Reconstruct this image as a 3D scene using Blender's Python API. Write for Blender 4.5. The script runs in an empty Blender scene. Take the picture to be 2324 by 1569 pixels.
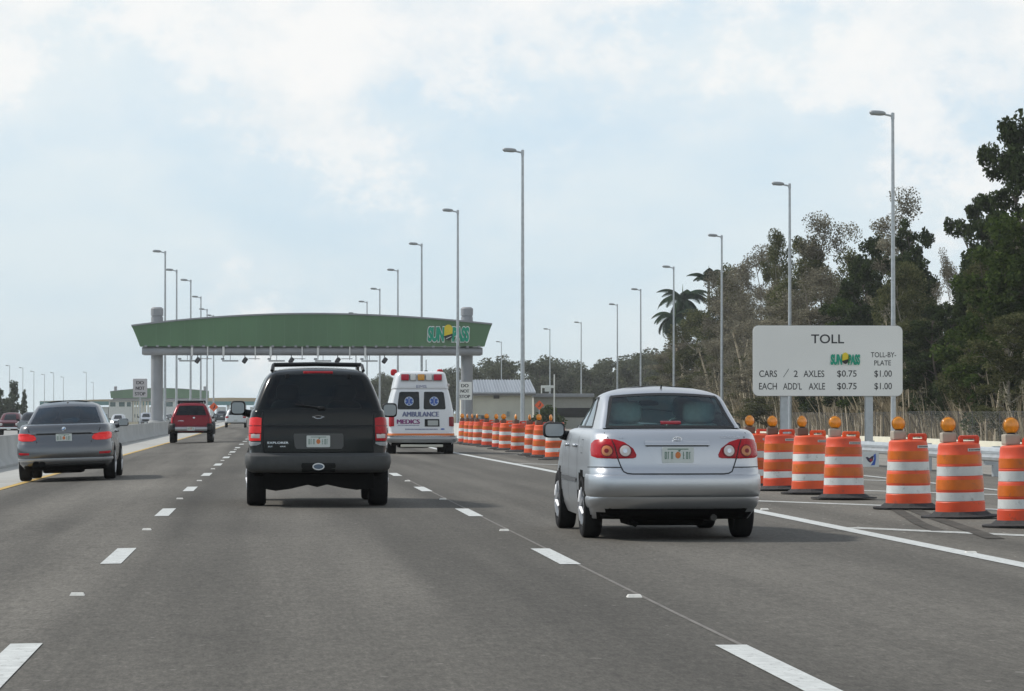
import bpy, bmesh, math, random
import numpy as np
from mathutils import Vector, Matrix, Euler

scene = bpy.context.scene
C = scene.collection
PI = math.pi
rad = math.radians
rng = random.Random(7)

# ------------------------------------------------------------------ camera
F = 7400.0 / 2324.0                 # focal length in picture widths
CAM_Z = 1.23
YAW = math.atan((1162 - 590) / 7400.0)
PITCH = math.atan((936 - 784.5) / 7400.0)
cam_d = bpy.data.cameras.new('camera')
cam_d.sensor_width = 36.0
cam_d.lens = 36.0 * F
cam_d.clip_start = 0.1
cam_d.clip_end = 20000
cam = bpy.data.objects.new('camera', cam_d)
C.objects.link(cam)
cam.location = (0, 0, CAM_Z)
cam.rotation_euler = (PI / 2 + PITCH, 0, -YAW)
scene.camera = cam
CR = Euler((PI / 2 + PITCH, 0, -YAW)).to_matrix()

def ray(x, y):
    return CR @ Vector(((x - 1162) / 7400.0, (784.5 - y) / 7400.0, -1.0))

def at(x, y, Y):
    """point of the world seen at picture position x, y (2324 wide) at distance Y along the road"""
    d = ray(x, y)
    k = Y / d.y
    return Vector((d.x * k, Y, CAM_Z + d.z * k))

# ------------------------------------------------------------------ light
SUN_EL = rad(44)
SUN_AZ = rad(-66)                    # from +Y (ahead) towards -X (left)
sd = Vector((math.sin(SUN_AZ) * math.cos(SUN_EL), math.cos(SUN_AZ) * math.cos(SUN_EL), math.sin(SUN_EL)))
sun_d = bpy.data.lights.new('sun', 'SUN')
sun_d.energy = 2.7
sun_d.angle = rad(3.5)
sun_d.color = (1.0, 0.95, 0.88)
sun = bpy.data.objects.new('sun', sun_d)
C.objects.link(sun)
sun.rotation_euler = (-sd).to_track_quat('-Z', 'Y').to_euler()

SKYOFF = (3.1, 0.4, 1.7)
world = bpy.data.worlds.new('World')
scene.world = world
world.use_nodes = True
def build_world():
    nt = world.node_tree
    N, L = nt.nodes, nt.links
    N.clear()
    out = N.new('ShaderNodeOutputWorld')
    bg = N.new('ShaderNodeBackground')
    bg.inputs['Strength'].default_value = 0.1
    L.new(bg.outputs[0], out.inputs[0])
    sky = N.new('ShaderNodeTexSky')
    sky.sky_type = 'NISHITA'
    sky.sun_disc = False
    sky.sun_elevation = SUN_EL
    sky.sun_rotation = SUN_AZ
    sky.air_density = 1.0
    sky.dust_density = 1.6
    sky.ozone_density = 1.2
    tc = N.new('ShaderNodeTexCoord')
    # layer of broken cloud: the direction is stretched sideways, as clouds low above the horizon are
    def noise(scale, detail, rough, mx, off):
        mp = N.new('ShaderNodeMapping')
        mp.inputs['Scale'].default_value = mx
        mp.inputs['Location'].default_value = off
        L.new(tc.outputs['Generated'], mp.inputs[0])
        n = N.new('ShaderNodeTexNoise')
        n.inputs['Scale'].default_value = scale
        n.inputs['Detail'].default_value = detail
        n.inputs['Roughness'].default_value = rough
        L.new(mp.outputs[0], n.inputs['Vector'])
        return n.outputs['Fac']
    def ramp(src, a, b):
        r = N.new('ShaderNodeMapRange')
        r.interpolation_type = 'SMOOTHSTEP'
        r.inputs['From Min'].default_value = a
        r.inputs['From Max'].default_value = b
        L.new(src, r.inputs['Value'])
        return r.outputs[0]
    def math_(op, a, b):
        m = N.new('ShaderNodeMath'); m.operation = op
        for i, v in enumerate((a, b)):
            if isinstance(v, (int, float)): m.inputs[i].default_value = v
            else: L.new(v, m.inputs[i])
        return m.outputs[0]
    def mix(f, a, b):
        m = N.new('ShaderNodeMix'); m.data_type = 'RGBA'
        if isinstance(f, (int, float)): m.inputs[0].default_value = f
        else: L.new(f, m.inputs[0])
        for i, v in ((6, a), (7, b)):
            if isinstance(v, tuple): m.inputs[i].default_value = (*v, 1)
            else: L.new(v, m.inputs[i])
        return m.outputs[2]
    sep = N.new('ShaderNodeSeparateXYZ')
    L.new(tc.outputs['Generated'], sep.inputs[0])
    el = sep.outputs['Z']
    big = noise(6.5, 3, 0.5, (1, 1, 1.5), SKYOFF)
    fine = noise(22, 10, 0.62, (1, 1, 1.35), (SKYOFF[0] + 2.7, 4.4, SKYOFF[2] + .2))
    wisp = noise(9, 6, 0.52, (1, 1, 2.4), (SKYOFF[1] + 5.1, 1.4, 0.2))
    cover = math_('ADD', math_('MULTIPLY', big, 0.60), math_('MULTIPLY', fine, 0.44))
    cover = math_('ADD', cover, math_('MULTIPLY', ramp(el, 0.01, 0.12), 0.085))
    cover = math_('ADD', cover, math_('MULTIPLY', sep.outputs['X'], 0.10))
    puff = math_('ADD', math_('MULTIPLY', ramp(cover, 0.575, 0.635), 0.40), math_('MULTIPLY', ramp(cover, 0.49, 0.72), 0.50))
    veil = ramp(wisp, 0.36, 0.66)
    # thin veil over all the sky, the blue of the sky showing through in places
    blue = mix(0.90, sky.outputs[0], (5.9, 7.6, 9.0))
    base = mix(math_('ADD', math_('MULTIPLY', veil, 0.66), 0.18), blue, (7.7, 8.45, 8.75))
    low = math_('SUBTRACT', 1.0, ramp(el, -0.03, 0.11))
    base = mix(math_('MULTIPLY', low, 0.62), base, (6.2, 7.3, 7.65))
    col = mix(puff, base, mix(math_('MULTIPLY', ramp(fine, 0.35, 0.6), 1.0), (8.1, 8.5, 8.7), (9.35, 9.3, 9.15)))
    # higher up the cloud thins out and the deeper sky shows
    col = mix(math_('MULTIPLY', ramp(el, 0.18, 0.6), 0.55), col, sky.outputs[0])
    L.new(col, bg.inputs['Color'])
build_world()
vs = scene.view_settings
vs.view_transform = 'Standard'
vs.look = 'None'
vs.exposure = 0.08
vs.gamma = 1.0
vs.use_curve_mapping = False
scene.cycles.max_bounces = 8
scene.cycles.transparent_max_bounces = 24
scene.cycles.use_denoising = True

# ------------------------------------------------------------------ materials
MATS = {}
def mat(name, col, rough=0.6, metal=0.0, var=0.0, vscale=4.0, bump=0.0, bscale=40.0, coat=0.0, emit=None, estr=0.0,
        spec=0.5, stretch=(1, 1, 1), col2=None):
    if name in MATS: return MATS[name]
    m = bpy.data.materials.new(name)
    m.use_nodes = True
    N, L = m.node_tree.nodes, m.node_tree.links
    p = N['Principled BSDF']
    p.inputs['Base Color'].default_value = (*col, 1)
    p.inputs['Roughness'].default_value = rough
    p.inputs['Metallic'].default_value = metal
    p.inputs['Specular IOR Level'].default_value = spec
    if coat:
        p.inputs['Coat Weight'].default_value = coat
        p.inputs['Coat Roughness'].default_value = 0.16
    if emit:
        p.inputs['Emission Color'].default_value = (*emit, 1)
        p.inputs['Emission Strength'].default_value = estr
    tc = N.new('ShaderNodeTexCoord')
    mp = N.new('ShaderNodeMapping')
    mp.inputs['Scale'].default_value = stretch
    L.new(tc.outputs['Object'], mp.inputs[0])
    n = N.new('ShaderNodeTexNoise')
    n.inputs['Scale'].default_value = vscale
    n.inputs['Detail'].default_value = 6
    L.new(mp.outputs[0], n.inputs['Vector'])
    if var or col2:
        r = N.new('ShaderNodeMapRange')
        r.inputs['From Min'].default_value = 0.28
        r.inputs['From Max'].default_value = 0.72
        L.new(n.outputs['Fac'], r.inputs['Value'])
        mx = N.new('ShaderNodeMix'); mx.data_type = 'RGBA'
        L.new(r.outputs[0], mx.inputs[0])
        a = tuple(max(0, c * (1 - var)) for c in col)
        b = col2 if col2 else tuple(min(1, c * (1 + var)) for c in col)
        mx.inputs[6].default_value = (*a, 1)
        mx.inputs[7].default_value = (*b, 1)
        L.new(mx.outputs[2], p.inputs['Base Color'])
        dv = 0.08 if var > 0.05 else 0.012
        rr = N.new('ShaderNodeMapRange')
        rr.inputs['To Min'].default_value = max(0.02, rough - dv)
        rr.inputs['To Max'].default_value = min(1, rough + dv)
        L.new(n.outputs['Fac'], rr.inputs['Value'])
        L.new(rr.outputs[0], p.inputs['Roughness'])
    if bump:
        n2 = N.new('ShaderNodeTexNoise')
        n2.inputs['Scale'].default_value = bscale
        n2.inputs['Detail'].default_value = 4
        L.new(tc.outputs['Object'], n2.inputs['Vector'])
        b = N.new('ShaderNodeBump')
        b.inputs['Strength'].default_value = bump
        b.inputs['Distance'].default_value = 0.02
        L.new(n2.outputs['Fac'], b.inputs['Height'])
        L.new(b.outputs[0], p.inputs['Normal'])
    MATS[name] = m
    return m

def glass_mat(name, tint, rough=0.02, ior=1.45, body=0.0, bodycol=(0.02, 0.03, 0.035)):
    if name in MATS: return MATS[name]
    m = bpy.data.materials.new(name); m.use_nodes = True
    N, L = m.node_tree.nodes, m.node_tree.links
    N.clear()
    out = N.new('ShaderNodeOutputMaterial')
    tr = N.new('ShaderNodeBsdfTransparent'); tr.inputs[0].default_value = (*tint, 1)
    gl = N.new('ShaderNodeBsdfGlossy'); gl.inputs['Roughness'].default_value = rough
    gl.inputs[0].default_value = (0.9, 0.95, 1, 1)
    df = N.new('ShaderNodeBsdfDiffuse'); df.inputs[0].default_value = (*bodycol, 1)
    fr = N.new('ShaderNodeFresnel'); fr.inputs[0].default_value = ior
    n = N.new('ShaderNodeTexNoise'); n.inputs['Scale'].default_value = 1.3
    bp = N.new('ShaderNodeBump'); bp.inputs['Strength'].default_value = 0.05; bp.inputs['Distance'].default_value = 0.05
    L.new(n.outputs['Fac'], bp.inputs['Height'])
    L.new(bp.outputs[0], gl.inputs['Normal'])
    m1 = N.new('ShaderNodeMixShader'); m1.inputs[0].default_value = body
    L.new(tr.outputs[0], m1.inputs[1]); L.new(df.outputs[0], m1.inputs[2])
    m2 = N.new('ShaderNodeMixShader')
    L.new(fr.outputs[0], m2.inputs[0])
    L.new(m1.outputs[0], m2.inputs[1]); L.new(gl.outputs[0], m2.inputs[2])
    L.new(m2.outputs[0], out.inputs[0])
    MATS[name] = m
    return m

def leaf_mat(name, a, b, trans=0.25):
    if name in MATS: return MATS[name]
    m = bpy.data.materials.new(name); m.use_nodes = True
    N, L = m.node_tree.nodes, m.node_tree.links
    N.clear()
    out = N.new('ShaderNodeOutputMaterial')
    g = N.new('ShaderNodeNewGeometry')
    cr = N.new('ShaderNodeValToRGB')
    cr.color_ramp.elements[0].color = (*a, 1)
    cr.color_ramp.elements[1].color = (*b, 1)
    L.new(g.outputs['Random Per Island'], cr.inputs[0])
    tc = N.new('ShaderNodeTexCoord')
    n = N.new('ShaderNodeTexNoise'); n.inputs['Scale'].default_value = 0.45; n.inputs['Detail'].default_value = 2
    L.new(tc.outputs['Object'], n.inputs['Vector'])
    r = N.new('ShaderNodeMapRange'); r.inputs['From Min'].default_value = 0.3; r.inputs['From Max'].default_value = 0.7
    r.inputs['To Min'].default_value = 0.65; r.inputs['To Max'].default_value = 1.4
    L.new(n.outputs['Fac'], r.inputs['Value'])
    mu = N.new('ShaderNodeMix'); mu.data_type = 'RGBA'; mu.blend_type = 'MULTIPLY'; mu.inputs[0].default_value = 1
    L.new(cr.outputs[0], mu.inputs[6]); L.new(r.outputs[0], mu.inputs[7])
    d = N.new('ShaderNodeBsdfDiffuse'); t = N.new('ShaderNodeBsdfTranslucent')
    L.new(mu.outputs[2], d.inputs[0]); L.new(mu.outputs[2], t.inputs[0])
    mx = N.new('ShaderNodeMixShader'); mx.inputs[0].default_value = trans
    L.new(d.outputs[0], mx.inputs[1]); L.new(t.outputs[0], mx.inputs[2])
    L.new(mx.outputs[0], out.inputs[0])
    MATS[name] = m
    return m

# ------------------------------------------------------------------ mesh builder
class MB:
    def __init__(s): s.v = []; s.f = []
    def add(s, vs, fs):
        o = len(s.v)
        s.v += [tuple(p) for p in vs]
        s.f += [tuple(o + i for i in f) for f in fs]
        return s
    def box(s, x0, x1, y0, y1, z0, z1, M=None):
        P = [Vector((x, y, z)) for x in (x0, x1) for y in (y0, y1) for z in (z0, z1)]
        if M: P = [M @ p for p in P]
        return s.add(P, [(0, 1, 3, 2), (4, 6, 7, 5), (0, 4, 5, 1), (2, 3, 7, 6), (0, 2, 6, 4), (1, 5, 7, 3)])
    def bbox(s, x0, x1, y0, y1, z0, z1, b=0.02):
        """box with bevelled edges"""
        c = ((x0 + x1) / 2, (y0 + y1) / 2, (z0 + z1) / 2)
        h = ((x1 - x0) / 2, (y1 - y0) / 2, (z1 - z0) / 2)
        bm = bmesh.new()
        bmesh.ops.create_cube(bm, size=2)
        for v in bm.verts: v.co = Vector((c[0] + v.co.x * h[0], c[1] + v.co.y * h[1], c[2] + v.co.z * h[2]))
        b = min(b, min(h) * 0.9)
        bmesh.ops.bevel(bm, geom=bm.edges[:], offset=b, segments=2, profile=0.6, affect='EDGES')
        s.frombm(bm); return s
    def frombm(s, bm):
        bm.verts.index_update()
        s.add([v.co[:] for v in bm.verts], [[v.index for v in f.verts] for f in bm.faces])
        bm.free()
    def tube(s, pts, r, n=8, cap=True):
        pts = [Vector(p) for p in pts]
        R = r if isinstance(r, (list, tuple)) else [r] * len(pts)
        up = Vector((0.13, 0.27, 0.95))
        rings = []; vs = []; fs = []
        prev = None
        for i, p in enumerate(pts):
            t = (pts[min(i + 1, len(pts) - 1)] - pts[max(i - 1, 0)]).normalized()
            if prev is None:
                a = t.cross(up)
                if a.length < 0.2: a = t.cross(Vector((1, 0, 0)))
            else:
                a = prev - t * prev.dot(t)
            a.normalize(); prev = a
            b = t.cross(a)
            for k in range(n):
                q = 2 * PI * k / n
                vs.append(p + (a * math.cos(q) + b * math.sin(q)) * R[i])
        for i in range(len(pts) - 1):
            for k in range(n):
                k2 = (k + 1) % n
                fs.append((i * n + k, i * n + k2, (i + 1) * n + k2, (i + 1) * n + k))
        if cap:
            fs.append(tuple(range(n))[::-1])
            o = (len(pts) - 1) * n
            fs.append(tuple(o + k for k in range(n)))
        return s.add(vs, fs)
    def lathe(s, prof, n=24, axis='Z', c=(0, 0, 0), cap=True):
        vs = []; fs = []
        for (r, h) in prof:
            for k in range(n):
                q = 2 * PI * k / n
                a, b = r * math.cos(q), r * math.sin(q)
                if axis == 'Z': p = (a, b, h)
                elif axis == 'X': p = (h, a, b)
                else: p = (a, h, b)
                vs.append((c[0] + p[0], c[1] + p[1], c[2] + p[2]))
        m = len(prof)
        for i in range(m - 1):
            for k in range(n):
                k2 = (k + 1) % n
                fs.append((i * n + k, i * n + k2, (i + 1) * n + k2, (i + 1) * n + k))
        if cap:
            fs.append(tuple(range(n))[::-1]); fs.append(tuple((m - 1) * n + k for k in range(n)))
        return s.add(vs, fs)
    def prism(s, poly, y0, y1, M=None):
        """polygon in x, z drawn out along y"""
        n = len(poly)
        P = [Vector((x, y0, z)) for x, z in poly] + [Vector((x, y1, z)) for x, z in poly]
        if M: P = [M @ p for p in P]
        fs = [tuple(range(n)), tuple(range(n, 2 * n))[::-1]]
        for i in range(n):
            j = (i + 1) % n
            fs.append((i, i + n, j + n, j))
        return s.add(P, fs)
    def superell(s, c, r, e=0.6, n=20, m=12, M=None):
        def sp(v, p): return math.copysign(abs(v) ** p, v)
        vs = []; fs = []
        for i in range(m + 1):
            ph = -PI / 2 + PI * i / m
            for k in range(n):
                th = 2 * PI * k / n
                p = Vector((r[0] * sp(math.cos(ph), e) * sp(math.cos(th), e), r[1] * sp(math.cos(ph), e) * sp(math.sin(th), e), r[2] * sp(math.sin(ph), e)))
                if M: p = M @ p
                vs.append(p + Vector(c))
        for i in range(m):
            for k in range(n):
                k2 = (k + 1) % n
                fs.append((i * n + k, i * n + k2, (i + 1) * n + k2, (i + 1) * n + k))
        return s.add(vs, fs)
    def build(s, name, m, parent=None, smooth=None, recalc=True):
        me = bpy.data.meshes.new(name)
        me.from_pydata(s.v, [], s.f)
        me.update()
        if recalc:
            bm = bmesh.new(); bm.from_mesh(me)
            bmesh.ops.remove_doubles(bm, verts=bm.verts, dist=1e-5)
            bmesh.ops.recalc_face_normals(bm, faces=bm.faces)
            bm.to_mesh(me); bm.free()
        if m is not None: me.materials.append(m)
        if smooth is not None:
            me.shade_smooth()
            me.set_sharp_from_angle(angle=rad(smooth))
        o = bpy.data.objects.new(name, me)
        C.objects.link(o)
        if parent: o.parent = parent
        return o

def empty(name, loc=(0, 0, 0), rz=0.0):
    o = bpy.data.objects.new(name, None)
    o.empty_display_size = 0.3
    C.objects.link(o)
    o.location = loc
    o.rotation_euler = (0, 0, rz)
    return o
def tag(o, label=None, cat=None, group=None, kind=None):
    if label: o['label'] = label
    if cat: o['category'] = cat
    if group: o['group'] = group
    if kind: o['kind'] = kind
    return o
def dup(root, loc, rz=None, label=None, group=None, scale=None):
    def cp(o, par):
        c = o.copy(); C.objects.link(c)
        if par: c.parent = par
        for ch in list(kids(o)): cp(ch, c)
        return c
    r = cp(root, None)
    r.location = loc
    if rz is not None: r.rotation_euler = (0, 0, rz)
    if scale is not None: r.scale = scale if isinstance(scale, tuple) else (scale,) * 3
    if label: r['label'] = label
    if group: r['group'] = group
    return r
KIDS = {}
def kids(o):
    return [c for c in C.objects if c.parent == o]

def rrect(x0, x1, z0, z1, r, n=5):
    P = []
    for (cx, cz, a0) in ((x1 - r, z1 - r, 0), (x0 + r, z1 - r, 90), (x0 + r, z0 + r, 180), (x1 - r, z0 + r, 270)):
        for k in range(n + 1):
            a = rad(a0 + 90 * k / n)
            P.append((cx + r * math.cos(a), cz + r * math.sin(a)))
    return P
def ellipse(cx, cz, rx, rz, n=28):
    return [(cx + rx * math.cos(2 * PI * k / n), cz + rz * math.sin(2 * PI * k / n)) for k in range(n)]

def text_mb(s, w, h, x=0, z=0, y=0, depth=0.0, off=0.0, bold=0.0, shear=0.0, align='C', spacing=1.0, mapf=None, fat=0.0):
    """flat lettering facing -y, fitted to w by h (w None: natural width); returns MB"""
    cu = bpy.data.curves.new('t', 'FONT')
    cu.body = s
    cu.size = 1.0
    cu.offset = off
    cu.space_character = spacing
    cu.shear = shear
    cu.resolution_u = 4
    o = bpy.data.objects.new('t', cu)
    C.objects.link(o)
    dg = bpy.context.evaluated_depsgraph_get()
    me = bpy.data.meshes.new_from_object(o.evaluated_get(dg))
    P = np.array([v.co[:] for v in me.vertices])
    fs = [tuple(p.vertices) for p in me.polygons]
    bpy.data.objects.remove(o); bpy.data.curves.remove(cu); bpy.data.meshes.remove(me)
    x0, x1, z0, z1 = P[:, 0].min(), P[:, 0].max(), P[:, 1].min(), P[:, 1].max()
    kz = h / (z1 - z0)
    kx = kz if w is None else w / (x1 - x0)
    W = (x1 - x0) * kx
    ox = {'C': -W / 2, 'L': 0, 'R': -W}[align]
    mb = MB()
    vs = [(x + ox + (p[0] - x0) * kx, y, z - h / 2 + (p[1] - z0) * kz) for p in P]
    for dx, dy in (((-fat, 0), (fat, -.0015), (0, -.003)) if fat else ((0, 0),)):
        q = [(a[0] + dx, a[1] + dy, a[2]) for a in vs]
        if mapf: q = [tuple(mapf(a[0], a[2]) + Vector((0, dy, 0))) for a in q]
        mb.add(q, fs)
    return mb
# ------------------------------------------------------------------ the road
SHY = [-60, 0, 20, 55, 100, 138, 200, 273, 400, 700, 1600]
SHV = [0, 0, .02, .15, .40, .62, .88, 1.05, 1.25, 1.5, 1.9]
def sh(Y): return float(np.interp(Y, SHY, SHV))
def zr(off):
    """cross fall of the carriageway"""
    if off < -1.25: return -0.03 * (-1.25 - off)
    if off > 14.2: return -0.043 * (off - 14.2)
    return 0.0
def ylist(y0, y1):
    Y = [y0]
    while Y[-1] < y1:
        Y.append(min(y1, Y[-1] + max(3.0, abs(Y[-1]) * 0.06)))
    return Y
def strip(mb, offs, y0, y1, dz=0.0, zf=zr, shf=sh, ofun=None):
    Ys = ylist(y0, y1)
    vs = []; n = len(offs)
    for Y in Ys:
        for o in offs:
            oo = o + (ofun(Y) if ofun else 0)
            vs.append((oo + shf(Y), Y, zf(o) + dz))
    fs = []
    for i in range(len(Ys) - 1):
        for k in range(n - 1):
            fs.append((i * n + k, i * n + k + 1, (i + 1) * n + k + 1, (i + 1) * n + k))
    return mb.add(vs, fs)

def asphalt_mat(name, base, lanes=True, speck=0.02):
    m = bpy.data.materials.new(name); m.use_nodes = True
    N, L = m.node_tree.nodes, m.node_tree.links
    p = N['Principled BSDF']
    p.inputs['Roughness'].default_value = 0.88
    p.inputs['Specular IOR Level'].default_value = 0.25
    tc = N.new('ShaderNodeTexCoord')
    def nz(scale, det, st, rough=0.5):
        mp = N.new('ShaderNodeMapping'); mp.inputs['Scale'].default_value = st
        L.new(tc.outputs['Object'], mp.inputs[0])
        n = N.new('ShaderNodeTexNoise'); n.inputs['Scale'].default_value = scale; n.inputs['Detail'].default_value = det
        n.inputs['Roughness'].default_value = rough
        L.new(mp.outputs[0], n.inputs['Vector'])
        return n.outputs['Fac']
    def rg(src, a, b, c, d):
        r = N.new('ShaderNodeMapRange')
        for k, v in zip(('From Min', 'From Max', 'To Min', 'To Max'), (a, b, c, d)): r.inputs[k].default_value = v
        L.new(src, r.inputs['Value']); return r.outputs[0]
    def mul(a, b):
        q = N.new('ShaderNodeMath'); q.operation = 'MULTIPLY'
        L.new(a, q.inputs[0]); L.new(b, q.inputs[1]); return q.outputs[0]
    v = rg(nz(1.0, 4, (1.1, 0.03, 1)), 0.3, 0.7, 0.66, 1.28)           # long streaks worn along the lanes
    v = mul(v, rg(nz(7, 3, (1, 0.4, 1), 0.7), 0.3, 0.7, 0.90, 1.10))
    v = mul(v, rg(nz(34, 2, (1, 0.16, 1), 0.7), 0.32, 0.68, 0.80, 1.20))   # coarse aggregate
    v = mul(v, rg(nz(13, 3, (1, 0.2, 1), 0.75), 0.32, 0.68, 0.90, 1.10))
    v = mul(v, rg(nz(1.7, 5, (1, 0.22, 1), 0.65), 0.60, 0.74, 1.0, 0.80))     # oil drips and stains
    v = mul(v, rg(nz(0.35, 4, (1, 0.35, 1)), 0.3, 0.7, 0.88, 1.12))     # broad patches
    v = mul(v, rg(nz(26, 3, (1, 0.5, 1), 0.7), 0.3, 0.7, 0.84, 1.16))     # stone grain
    v = mul(v, rg(nz(75, 2, (1, 0.5, 1), 0.8), 0.3, 0.7, 0.70, 1.30))
    if lanes:
        # tyre paths polished darker, oil stain down each lane's middle: x is across the road
        sx = N.new('ShaderNodeSeparateXYZ'); L.new(tc.outputs['Object'], sx.inputs[0])
        w = N.new('ShaderNodeMapRange'); w.inputs['From Min'].default_value = -7; w.inputs['From Max'].default_value = 7
        wob = N.new('ShaderNodeMath'); wob.operation = 'MULTIPLY_ADD'
        L.new(nz(0.5, 3, (1, .12, 1)), wob.inputs[0]); wob.inputs[1].default_value = 0.5; L.new(sx.outputs['X'], wob.inputs[2])
        L.new(wob.outputs[0], w.inputs['Value'])
        rp_ = N.new('ShaderNodeValToRGB'); L.new(w.outputs[0], rp_.inputs[0])
        # across the lanes, left to right: each lane was paved and worn on its own
        stops = [(-7, 1.15), (-4.6, 1.08), (-3.6, .95), (-2.6, 1.12), (-1.25, 1.14), (-.9, .74), (-.1, .98), (.75, 1.10), (1.3, .88), (2.3, .82), (2.9, .84), (3.5, 1.0), (4.3, 1.08), (4.9, .80), (5.6, .96), (7, 1.05)]
        while len(rp_.color_ramp.elements) < len(stops): rp_.color_ramp.elements.new(.5)
        for el_, (x_, v_) in zip(rp_.color_ramp.elements, stops):
            el_.position = (x_ + .25 + 7) / 14; el_.color = (v_ / 1.2, v_ / 1.2, v_ / 1.2, 1)
        v = mul(v, rg(rp_.outputs[0], 0, 1, 0, 1.2))
    cr = N.new('ShaderNodeMix'); cr.data_type = 'RGBA'; cr.blend_type = 'MULTIPLY'; cr.inputs[0].default_value = 1
    cr.inputs[6].default_value = (*base, 1)
    L.new(v, cr.inputs[7])
    # pale chips
    ch = rg(nz(11, 1, (1, 0.6, 1)), 0.735, 0.76, 0, 1)
    mx = N.new('ShaderNodeMix'); mx.data_type = 'RGBA'
    mulc = N.new('ShaderNodeMath'); mulc.operation = 'MULTIPLY'; L.new(ch, mulc.inputs[0]); mulc.inputs[1].default_value = speck * 12
    L.new(mulc.outputs[0], mx.inputs[0]); L.new(cr.outputs[2], mx.inputs[6]); mx.inputs[7].default_value = (0.4, 0.38, 0.34, 1)
    L.new(mx.outputs[2], p.inputs['Base Color'])
    b = N.new('ShaderNodeBump'); b.inputs['Strength'].default_value = 0.25; b.inputs['Distance'].default_value = 0.01
    L.new(nz(60, 3, (1, 1, 1)), b.inputs['Height']); L.new(b.outputs[0], p.inputs['Normal'])
    MATS[name] = m
    return m
M_ASPH = asphalt_mat('asphalt', (0.112, 0.105, 0.091))
M_GORE = asphalt_mat('worn asphalt', (0.135, 0.126, 0.108), lanes=False, speck=0.08)
M_SHOULD = mat('shoulder concrete', (0.40, 0.40, 0.375), 0.9, var=0.16, vscale=0.8, bump=0.2, bscale=30)
M_OPP = mat('pale roadway', (0.30, 0.30, 0.285), 0.9, var=0.15, vscale=0.5, stretch=(1, 0.05, 1))
M_WHITE = mat('white road paint', (0.54, 0.56, 0.545), 0.75, var=0.16, vscale=9, bump=0.2)
M_WHITE2 = mat('worn white road paint', (0.46, 0.47, 0.45), 0.8, var=0.22, vscale=7)
def worn(m, lo, hi):
    # chipped paint: the dark road shows through
    N, L = m.node_tree.nodes, m.node_tree.links
    p = N['Principled BSDF']; src = p.inputs['Base Color'].links[0].from_socket
    tc = N.new('ShaderNodeTexCoord'); mp = N.new('ShaderNodeMapping'); mp.inputs['Scale'].default_value = (1, .3, 1)
    n = N.new('ShaderNodeTexNoise'); n.inputs['Scale'].default_value = 22; n.inputs['Detail'].default_value = 8; n.inputs['Roughness'].default_value = .75
    L.new(tc.outputs['Object'], mp.inputs[0]); L.new(mp.outputs[0], n.inputs['Vector'])
    q = N.new('ShaderNodeMapRange'); q.inputs['From Min'].default_value = lo; q.inputs['From Max'].default_value = hi; q.inputs['To Max'].default_value = .75
    L.new(n.outputs['Fac'], q.inputs['Value'])
    mx = N.new('ShaderNodeMix'); mx.data_type = 'RGBA'; L.new(q.outputs[0], mx.inputs[0]); L.new(src, mx.inputs[6]); mx.inputs[7].default_value = (.12, .115, .10, 1)
    L.new(mx.outputs[2], p.inputs['Base Color'])
worn(M_WHITE, .56, .70); worn(M_WHITE2, .50, .68)
M_YEL = mat('yellow road paint', (0.52, 0.35, 0.10), 0.8, var=0.2, vscale=6)
M_CONC = mat('barrier concrete', (0.36, 0.37, 0.365), 0.9, var=0.18, vscale=0.7, bump=0.2, bscale=12)
M_CREAM = mat('cream concrete', (0.74, 0.71, 0.57), 0.9, var=0.10, vscale=0.5, bump=0.1)
M_GALV = mat('galvanised steel', (0.46, 0.49, 0.51), 0.42, 0.55, var=0.14, vscale=6)
M_ALU = mat('bare aluminium', (0.62, 0.65, 0.67), 0.36, 0.75, var=0.1, vscale=3)
M_PAINTGREY = mat('grey structural paint', (0.30, 0.31, 0.325), 0.5, var=0.08, vscale=1.2)
M_DARK = mat('dark rubber', (0.018, 0.018, 0.018), 0.75, spec=.1, var=0.2, vscale=9)
M_TYRE = mat('tyre rubber', (0.020, 0.020, 0.021), 0.8, var=0.2, vscale=20, spec=.12)
M_UNDER = mat('underbody black', (0.008, 0.008, 0.008), 0.9, spec=.04)
M_GRASS = mat('dry grass ground', (0.10, 0.10, 0.045), 1.0, var=0.3, vscale=0.15, col2=(0.20, 0.17, 0.09), bump=0.4, bscale=3)
M_RAMP = mat('ramp surface', (0.24, 0.225, 0.195), 0.9, var=0.16, vscale=0.7, bump=0.2, stretch=(1, 0.2, 1))

g = MB()
g.add([(-6000, -300, -2.6), (6000, -300, -2.6), (6000, 9000, -2.6), (-6000, 9000, -2.6)], [(0, 1, 2, 3)])
tag(g.build('ground', M_GRASS), kind='structure')

r = strip(MB(), [-6.9, -4.75, -1.25, 0.6, 2.46, 6.1], -40, 1500)
tag(r.build('road', M_ASPH), kind='structure')
r = strip(MB(), [6.1, 9, 12, 14.2], -40, 1500)
tag(r.build('gore_pavement', M_GORE), kind='structure')
# the verge and ramp fall away to the right as far as the cream wall
WALL = [(2460, 1013, 112), (2324, 1005, 130), (2170, 999, 146), (2022, 992, 162), (1880, 988, 188), (1733, 980, 215), (1500, 966, 330), (1279, 957, 450), (1126, 955, 520)]
wp = [at(*w) for w in WALL]
vs = []
for Y in ylist(-40, 1500):
    xw = float(np.interp(Y, [p.y for p in wp], [p.x for p in wp]))
    zw = float(np.interp(Y, [p.y for p in wp], [p.z for p in wp])) - 0.85
    x0 = 14.2 + sh(Y)
    vs += [(x0, Y, 0.0), (x0 + 1.2, Y, -0.10), (x0 + (xw - x0) * .5, Y, zw * .6), (xw + 1.0, Y, zw), (xw + 8, Y, -1.2), (xw + 260, Y, -1.4)]
n = 6; k_ = len(vs) // n
rm = MB().add(vs, [(i * n + j, i * n + j + 1, (i + 1) * n + j + 1, (i + 1) * n + j) for i in range(k_ - 1) for j in range(3)])
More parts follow.
